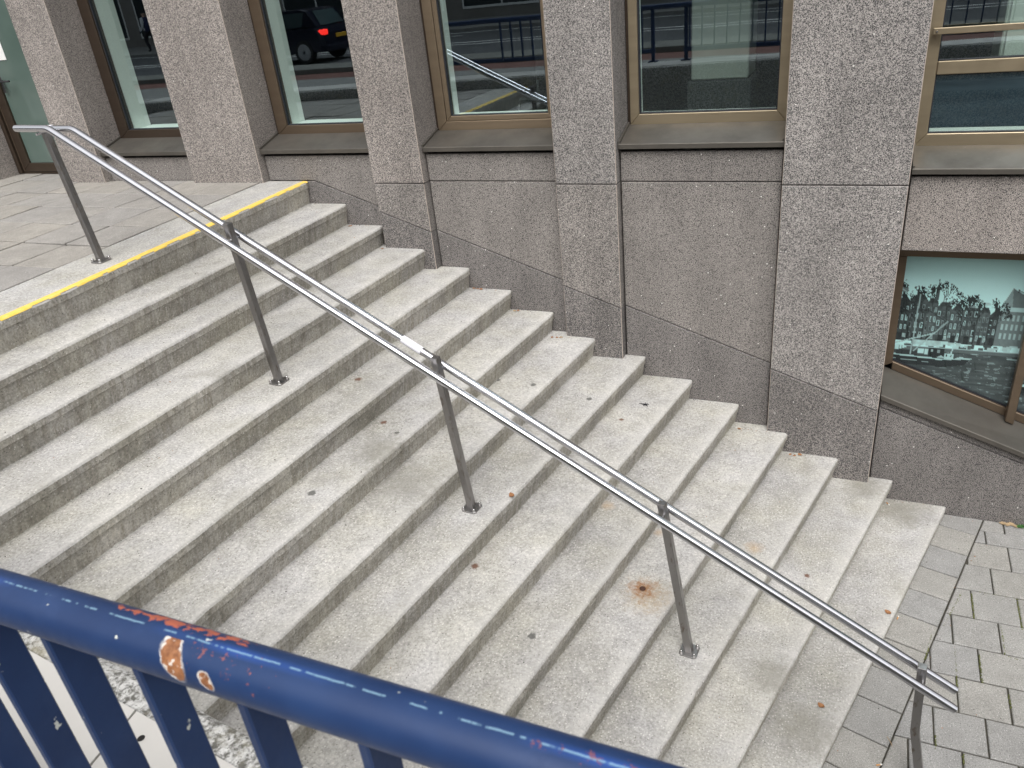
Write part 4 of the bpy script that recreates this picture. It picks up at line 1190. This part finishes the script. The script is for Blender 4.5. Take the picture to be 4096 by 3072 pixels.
# car passing on the near lane, seen mirrored
def car():
    cx, cy, z = -8.75, -12.15, ZST - .038
    t = thing('dark_car', (cx - 1.0, cy, z), 'dark blue estate car on the road with a lit red tail light', 'car')
    M['car_paint'] = plain('car_paint', (.012, .014, .03), .12, .3, var=.02)
    M['car_glass'] = plain('car_glass', (.05, .075, .08), .05, var=.05)
    M['tyre'] = plain('tyre', (.012, .012, .013), .8)
    M['rim'] = plain('rim', (.45, .46, .48), .3, .9, var=.03)
    te = NT('tail_lamp'); te.bsdf.inputs['Emission Color'].default_value = (1, .03, .02, 1); te.bsdf.inputs['Emission Strength'].default_value = 3.0; M['lamp'] = te.done((.4, .01, .01), .3)
    M['number_plate'] = plain('number_plate', (.75, .42, .02), .5, var=.03)
    # side outline: rear at +x. (x, z) relative to rear axle on the ground
    low_ = [(.62, .24), (.66, .38), (.62, .66), (.50, .80), (-2.55, .72), (-3.0, .58), (-3.08, .34), (-3.0, .20)]
    W = .72
    def shell(outl, w, name, mat, inner_w=None, bev=.05):
        n = len(outl)
        vs = []
        for s_, sc in ((-1, 1), (1, 1)):
            pass
        prof = [(-w, .90), (-w * .97, 1.0), (w * .97, 1.0), (w, .90)]
        cxm = sum(p[0] for p in outl) / n; czm = sum(p[1] for p in outl) / n
        rows = []
        for (yy, sc) in ((-w, .93), (-w * .93, 1.0), (w * .93, 1.0), (w, .93)):
            rows.append([(cx + cxm + (a - cxm) * sc, cy + yy, z + czm + (b - czm) * sc) for a, b in outl])
        vs = [p for r_ in rows for p in r_]; fs = []
        for r_ in range(3):
            for j in range(n): fs.append((r_ * n + j, (r_ + 1) * n + j, (r_ + 1) * n + (j + 1) % n, r_ * n + (j + 1) % n))
        fs.append(tuple(range(n))); fs.append(tuple(reversed(range(3 * n, 4 * n))))
        return mk(name, vs, fs, mat, t)
    shell(low_, W, 'body', M['car_paint'])
    shell([(.47, .80), (.22, 1.16), (.05, 1.21), (-1.15, 1.20), (-1.85, .76)], W * .86, 'cabin', M['car_paint'])
    for s_ in (-1, 1):
        for (a, b, c, d) in ((-.02, -.62, -.50, .13), (-.66, -1.45, -1.05, -.62)):
            mb = MB(); yy = cy + s_ * (W * .86 + .004)
            q = [(a, .83), (b, .82), (c, 1.13), (d, 1.14)]
            v = [(cx + p[0], yy, z + p[1]) for p in q] + [(cx + p[0], yy - s_ * .03, z + p[1]) for p in q]
            mb.add(v, [(0, 1, 2, 3), (7, 6, 5, 4), (0, 4, 5, 1), (1, 5, 6, 2), (2, 6, 7, 3), (3, 7, 4, 0)]); mb.build('side_window', M['car_glass'], t)
    mb = MB(); mb.add([(cx + .475, cy - .5, z + .83), (cx + .475, cy + .5, z + .83), (cx + .25, cy + .44, z + 1.15), (cx + .25, cy - .44, z + 1.15), (cx + .44, cy - .5, z + .82), (cx + .44, cy + .5, z + .82), (cx + .22, cy + .44, z + 1.14), (cx + .22, cy - .44, z + 1.14)],
                      [(0, 1, 2, 3), (7, 6, 5, 4), (0, 4, 5, 1), (1, 5, 6, 2), (2, 6, 7, 3), (3, 7, 4, 0)]); mb.build('rear_window', M['car_glass'], t)
    for s_ in (-1, 1):
        mb = MB(); mb.cbox((cx + .40, cy + s_ * .60 - .10, z + .62), (cx + .655, cy + s_ * .60 + .10, z + .74), .02); mb.build('tail_light', M['lamp'], t)
    mb = MB(); mb.cbox((cx + .655, cy - .22, z + .52), (cx + .675, cy + .22, z + .61), .004); mb.build('number_plate', M['number_plate'], t)
    mb = MB(); mb.cbox((cx + .5, cy - .66, z + .24), (cx + .70, cy + .66, z + .40), .03); mb.build('bumper', M['car_paint'], t)
    for ax in (0, -2.2):
        for s_ in (-1, 1):
            c = (cx + ax, cy + s_ * (W - .15), z + .265)
            mb = MB(); mb.lathe([(.17, 0), (.255, .0), (.265, .02), (.265, .15), (.255, .17), (.17, .17)], c, (0, s_, 0), 28); w = mb.build('wheel', M['tyre'], t, True)
            mb = MB(); mb.lathe([(.185, .168), (.185, .172), (.165, .172)], c, (0, s_, 0), 24)
            for k in range(5):
                an = 2 * math.pi * k / 5; d = Vector((math.cos(an), 0, math.sin(an))); e = Vector((-math.sin(an), 0, math.cos(an))); o = Vector(c) + Vector((0, s_ * .174, 0))
                q = [o - e * .03, o + e * .03, o + d * .175 + e * .022, o + d * .175 - e * .022]
                mb.add([tuple(p) for p in q] + [tuple(p - Vector((0, s_ * .02, 0))) for p in q], [(0, 1, 2, 3), (7, 6, 5, 4), (0, 4, 5, 1), (1, 5, 6, 2), (2, 6, 7, 3), (3, 7, 4, 0)])
            mb.build('rim', M['rim'], w)
car()

def passer_by():
    b = Vector((-21.9, -19.4, ZST + .04)); H = 1.46
    t = NT('person_clothes'); g = t.new('ShaderNodeTexCoord'); sp = t.new('ShaderNodeSeparateXYZ'); t.l.new(g.outputs['Object'], sp.inputs[0])
    zz = t.math('MULTIPLY', sp.outputs[2], 1 / (S * H)); xx = t.math('ABSOLUTE', sp.outputs[1])
    c = t.mix(t.math('GREATER_THAN', zz, .50), (.015, .015, .02), (.02, .03, .09))
    c = t.mix(t.math('MULTIPLY', t.math('GREATER_THAN', xx, .155 * S), t.math('GREATER_THAN', zz, .52)), c, (.62, .64, .66))
    c = t.mix(t.math('GREATER_THAN', zz, .845), c, (.42, .27, .20))
    c = t.mix(t.math('GREATER_THAN', zz, .93), c, (.03, .02, .015))
    m = t.done(c, .8)
    J = {'pel': (0, 0, .52, .095), 'sp': (0, 0, .64, .10), 'ch': (0, 0, .76, .115), 'nk': (0, 0, .845, .042), 'hd': (-.01, 0, .90, .062), 'tp': (-.005, 0, .955, .06)}
    for n_, sg, sw in (('l', 1, 1), ('r', -1, -1)):
        J['sh' + n_] = (0, sg * .125, .80, .045); J['el' + n_] = (.03 * sw, sg * .165, .64, .034); J['wr' + n_] = (-.05 * sw - .03, sg * .17, .50, .026); J['ha' + n_] = (-.06 * sw - .03, sg * .17, .455, .022)
        J['hp' + n_] = (0, sg * .055, .50, .075); J['kn' + n_] = (-.09 * sw, sg * .06, .275, .050); J['an' + n_] = (-.02 * sw if sw > 0 else .12, sg * .06, .045, .032); J['to' + n_] = (-.10 if sw > 0 else .05, sg * .065, .022, .026)
    E_ = [('pel', 'sp'), ('sp', 'ch'), ('ch', 'nk'), ('nk', 'hd'), ('hd', 'tp')]
    for n_ in 'lr': E_ += [('ch', 'sh' + n_), ('sh' + n_, 'el' + n_), ('el' + n_, 'wr' + n_), ('wr' + n_, 'ha' + n_), ('pel', 'hp' + n_), ('hp' + n_, 'kn' + n_), ('kn' + n_, 'an' + n_), ('an' + n_, 'to' + n_)]
    names = list(J); idx = {n_: i for i, n_ in enumerate(names)}
    me = bpy.data.meshes.new('person'); me.from_pydata([(J[n_][0] * H * S, J[n_][1] * H * S, J[n_][2] * H * S) for n_ in names], [(idx[a], idx[c_]) for a, c_ in E_], [])
    me.materials.append(m)
    o = bpy.data.objects.new('person', me); COL.objects.link(o); o.location = b * S
    o.modifiers.new('skin', 'SKIN'); sv = me.skin_vertices[0].data
    for n_ in names: sv[idx[n_]].radius = (J[n_][3] * H * S * .9, J[n_][3] * H * S)
    sv[idx['pel']].use_root = True
    sb = o.modifiers.new('sub', 'SUBSURF'); sb.levels = 1; sb.render_levels = 2
    put(o, 'person in a navy waistcoat and pale sleeves walking on the far footway, mirrored in glass', 'person')
passer_by()

# ------------------------------------------------------------------ small things lying about
def leaf(loc, size, rot, mat, label, curl=.3, nm='dry_leaf', cat='leaf'):
    n = 7; v = []; f = []
    for k in range(n + 1):
        u = k / n; w = math.sin(math.pi * min(1, u * .97 + .02)) ** .8 * .36
        z = curl * size * (u - .5) ** 2
        for s_ in (-1, 0, 1):
            v.append(((u - .5) * size, s_ * w * size * (1 + .1 * random.uniform(-1, 1)), z + (abs(s_) * curl * .35 * w * size) + .002))
    for k in range(n):
        for a in range(2): f.append((k * 3 + a, (k + 1) * 3 + a, (k + 1) * 3 + a + 1, k * 3 + a + 1))
    m = len(v); v += [(x, y, z - .0012) for x, y, z in v]; f += [tuple(reversed([a + m for a in q])) for q in f[:2 * n]]
    R_ = Matrix.Rotation(rot, 3, 'Z')
    v = [tuple(R_ @ Vector(p) + Vector(loc)) for p in v]
    return put(mk(nm, v, f, mat, base=loc), label, cat)
ORD = ['topmost', 'second', 'third', 'fourth', 'fifth', 'sixth', 'seventh', 'eighth', 'ninth', 'tenth', 'eleventh', 'twelfth', 'thirteenth', 'fourteenth', 'fifteenth']
def wall_corner(i):   # where riser i-1 meets tread i by the wall
    p = nose(i - 1, .03); return Vector((p.x - .02, -.03, ZS[i] + .001))
PLACE = {1: ['lone'], 2: ['left', 'right'], 3: ['leftmost', 'middle', 'rightmost']}
for i, k in ((2, 1), (3, 1), (5, 3), (6, 2), (7, 3), (11, 1), (12, 3), (8, 1)):
    c = wall_corner(i); on = i in (3, 7, 11, 12)
    for q in range(k):
        loc = (c.x + .035 + q * .034 + random.uniform(0, .012), (-.095 if on else -.02) - random.uniform(.0, .03), ZS[i] + .001)
        o = leaf(loc, random.uniform(.024, .036), random.uniform(0, 6.28), M['leaf_dry'] if random.random() < .75 else M['leaf_tan'], '%s brown leaf scrap by the wall on the %s step from the top' % (PLACE[k][q], ORD[i]))
        o['group'] = 'leaf scraps on the steps by the wall'
for k, (x, y, r) in enumerate(((5.255, -.022, .3), (5.285, -.03, 1.2), (5.31, -.02, 2.2), (5.335, -.035, .1))):
    o = leaf((x, y, ZP + .002), .045, r, M['leaf_tan'], '%s straw coloured dry leaf against the wall foot beside the weed' % ('leftmost', 'second', 'third', 'rightmost')[k]); o['group'] = 'dry leaves at the wall foot'
def butt(loc, rot, label):
    d = Vector((math.cos(rot), math.sin(rot), 0)); c = Vector(loc) + Vector((0, 0, .0042))
    mb = MB(); mb.tube([c - d * .013, c + d * .006], .0036, 8, 0); mb.tube([c + d * .0062, c + d * .017], .0034, 8, 1)
    return put(mb.build('cigarette_butt', [M['filter'], M['white_paper']], base=loc), label, 'cigarette butt')
butt((4.535, -.075, ZS[14] + .001), -.9, 'cigarette butt at the riser on the lowest step near the wall')
p = nose(14, 1.19); butt((p.x + .014, p.y, ZP + .001), 1.3, 'cigarette butt on the pavement against the lowest step')
butt((4.517, -2.215, ZP + .001), .5, 'orange cigarette butt on the slabs at the lower edge by the last handrail post')
mb = MB(); mb.tube([(4.553, -2.030, ZP + .003), (4.570, -2.060, ZP + .004), (4.578, -2.082, ZP + .003)], [.0015, .002, .0012], 6); put(mb.build('straw', M['leaf_tan'], base=(4.567, -2.055, ZP)), 'thin straw coloured stalk on the slabs left of the last handrail post', 'straw')
# black scrap on the tenth step
mb = MB(); c = Vector((2.891, -.446, ZS[9] + .004))
for a in range(5):
    an = a * 1.3 + .4; l = .018 + .014 * random.random()
    mb.tube([c, c + Vector((math.cos(an) * l * .5, math.sin(an) * l * .5, .006)), c + Vector((math.cos(an) * l, math.sin(an) * l, .0))], [.004, .0035, .001], 6)
mb.tube([c, c + Vector((-.03, .008, .004)), c + Vector((-.045, .004, .001))], [.003, .002, .001], 6)
put(mb.build('torn_scrap', M['black_scrap'], base=tuple(c)), 'small crumpled black scrap lying on the tenth step', 'litter')
leaf((2.490, -1.885, ZS[8] + .002), .045, 2.3, M['leaf_dry'], 'curled rust brown leaf at the nosing beside the third handrail post', .9)
leaf((4.227, -1.989, ZS[14] + .002), .040, 2.6, M['leaf_dry'], 'dark brown curled leaf on the lowest step near the last post', .8)
leaf((4.545, -1.178, ZS[14] + .002), .042, 2.5, M['leaf_dry'], 'dark brown leaf at the lowest nosing near the handrail end', .6)
# rusted bolt stub in the stain
mb = MB(); M['rusty'] = plain('rusty_iron', (.06, .025, .015), .8, var=.4, vs=120)
mb.lathe([(.017, -.01), (.017, .003), (.012, .006), (.005, .005)], (3.247, -1.905, ZS[11]), (0, 0, 1), 14); put(mb.build('bolt_stub', M['rusty'], base=(3.247, -1.905, ZS[11])), 'rusted bolt stub with an orange stain on the twelfth step', 'bolt')
gm = MB()
def speck(x, y, z, r):
    n = random.choice((3, 4, 5)); a0 = random.random() * 6.28; st_ = random.uniform(.5, 2.2)
    pts = []
    ca, sa = math.cos(a0), math.sin(a0)
    for k in range(n):
        t = 6.283 * k / n; u, w = r * st_ * math.cos(t) * random.uniform(.7, 1.2), r * math.sin(t) * random.uniform(.7, 1.2); pts.append((x + u * ca - w * sa, y + u * sa + w * ca))
    gm.add([(a, b, z - .001) for a, b in pts] + [(x, y, z + r * .7)], [(k, (k + 1) % n, n) for k in range(n)], 0 if random.random() < .8 else 1)
for i in range(1, 15):
    Ln = nose_len(i)
    for _ in range(46):
        t = random.uniform(.03, Ln); p = nose(i, t); w = dist_to_prev(i, p)
        u = w * (random.random() ** .6) * .86 + .01
        q = p + Vector((-math.cos(PH[i]), math.sin(PH[i]), 0)) * u
        if q.y < -.02: speck(q.x, q.y, ZS[i], random.choice((.0018, .0022, .003, .0045)))
    for _ in range(26):
        c = wall_corner(i); on = i in (3, 7, 11, 12)
        speck(c.x + abs(random.gauss(0, .09)) + .03, (-.083 if on else -.008) - abs(random.gauss(0, .012)), ZS[i], random.choice((.002, .003, .004)))
for _ in range(120):
    y = random.uniform(-2.6, -.02); x = random.uniform(4.2, 5.6)
    if (x - foot.x) * o14.x + (y - foot.y) * o14.y > .02: speck(x, y, ZP + .001, random.choice((.002, .003, .004)))
put(gm.build('grit', [M['grit'], M['leaf_dry']], base=(2.5, -2, -1)), 'scattered dark grit and crumbs on the steps and slabs', 'grit', kind='stuff')
# weed by the wall
wd = thing('weed_plant', (5.365, -.03, ZP), 'small green weed growing at the wall foot by the right edge', 'weed')
for k in range(9):
    an = k * .78 + .2; l = .035 + .02 * random.random(); el = .5 + .4 * random.random()
    d = Vector((math.cos(an) * math.cos(el), -abs(math.sin(an)) * math.cos(el) * .9, math.sin(el))); s_ = d.cross(Vector((0, 0, 1))).normalized()
    b = Vector((5.365 + random.uniform(-.012, .02), -.025, ZP + .004)); v = []
    for u, w in ((0, .003), (.3, .010), (.6, .013), (.85, .008), (1, .001)):
        c = b + d * (l * u) - Vector((0, 0, .018 * u * u)); v += [tuple(c - s_ * w), tuple(c + s_ * w)]
    f = [(2 * j, 2 * j + 1, 2 * j + 3, 2 * j + 2) for j in range(4)]
    mk('leaf', v, f, M['leaf_green'], wd)
# moss in the slab joints
mv = MB()
def moss_line(a, b, n, w=.004):
    for _ in range(n // 2):
        u = random.random(); x = a[0] + (b[0] - a[0]) * u + random.gauss(0, w * .5); y = a[1] + (b[1] - a[1]) * u + random.gauss(0, w * .5)
        r = random.uniform(.0015, .0045); h = random.uniform(.001, .004)
        pts = [(x + r * math.cos(t) * random.uniform(.6, 1.3), y + r * math.sin(t) * random.uniform(.6, 1.3), ZP - .010) for t in [k * 1.2566 for k in range(5)]]
        mv.add(pts + [(p[0], p[1], ZP - .001) for p in pts] + [(x, y, ZP + h)], [(j, (j + 1) % 5, 5 + (j + 1) % 5, 5 + j) for j in range(5)] + [(5 + j, 5 + (j + 1) % 5, 10) for j in range(5)])
for (a, b, n) in (((4.984, -.69), (4.87, -1.02), 110), ((5.04, -.68), (5.04, -.92), 110), ((5.291, -.67), (5.29, -.93), 110), ((5.18, -.93), (5.18, -1.05), 50), ((4.92, -1.2), (4.917, -1.5), 130), ((5.045, -1.2), (5.046, -1.42), 90), ((4.80, -1.12), (4.76, -1.33), 150), ((5.168, -1.45), (5.169, -1.55), 40), ((4.796, -1.85), (4.794, -1.95), 40), ((4.92, -1.93), (4.92, -2.0), 50), ((5.05, -.655), (5.33, -.654), 60), ((5.19, -1.17), (5.25, -1.18), 20), ((5.18, -.94), (5.18, -1.16), 60)):
    moss_line(L2(*a), L2(*b), n)
moss_line((4.47, -1.49), (4.40, -1.72), 40, .006)
put(mv.build('moss', M['moss'], base=(5.0, -1.0, ZP)), 'green moss growing in the joints between the pavement slabs', 'moss', kind='stuff')
print('objects', len(bpy.data.objects), 'tris', sum(len(p.vertices) - 2 for m_ in bpy.data.meshes for p in m_.polygons))
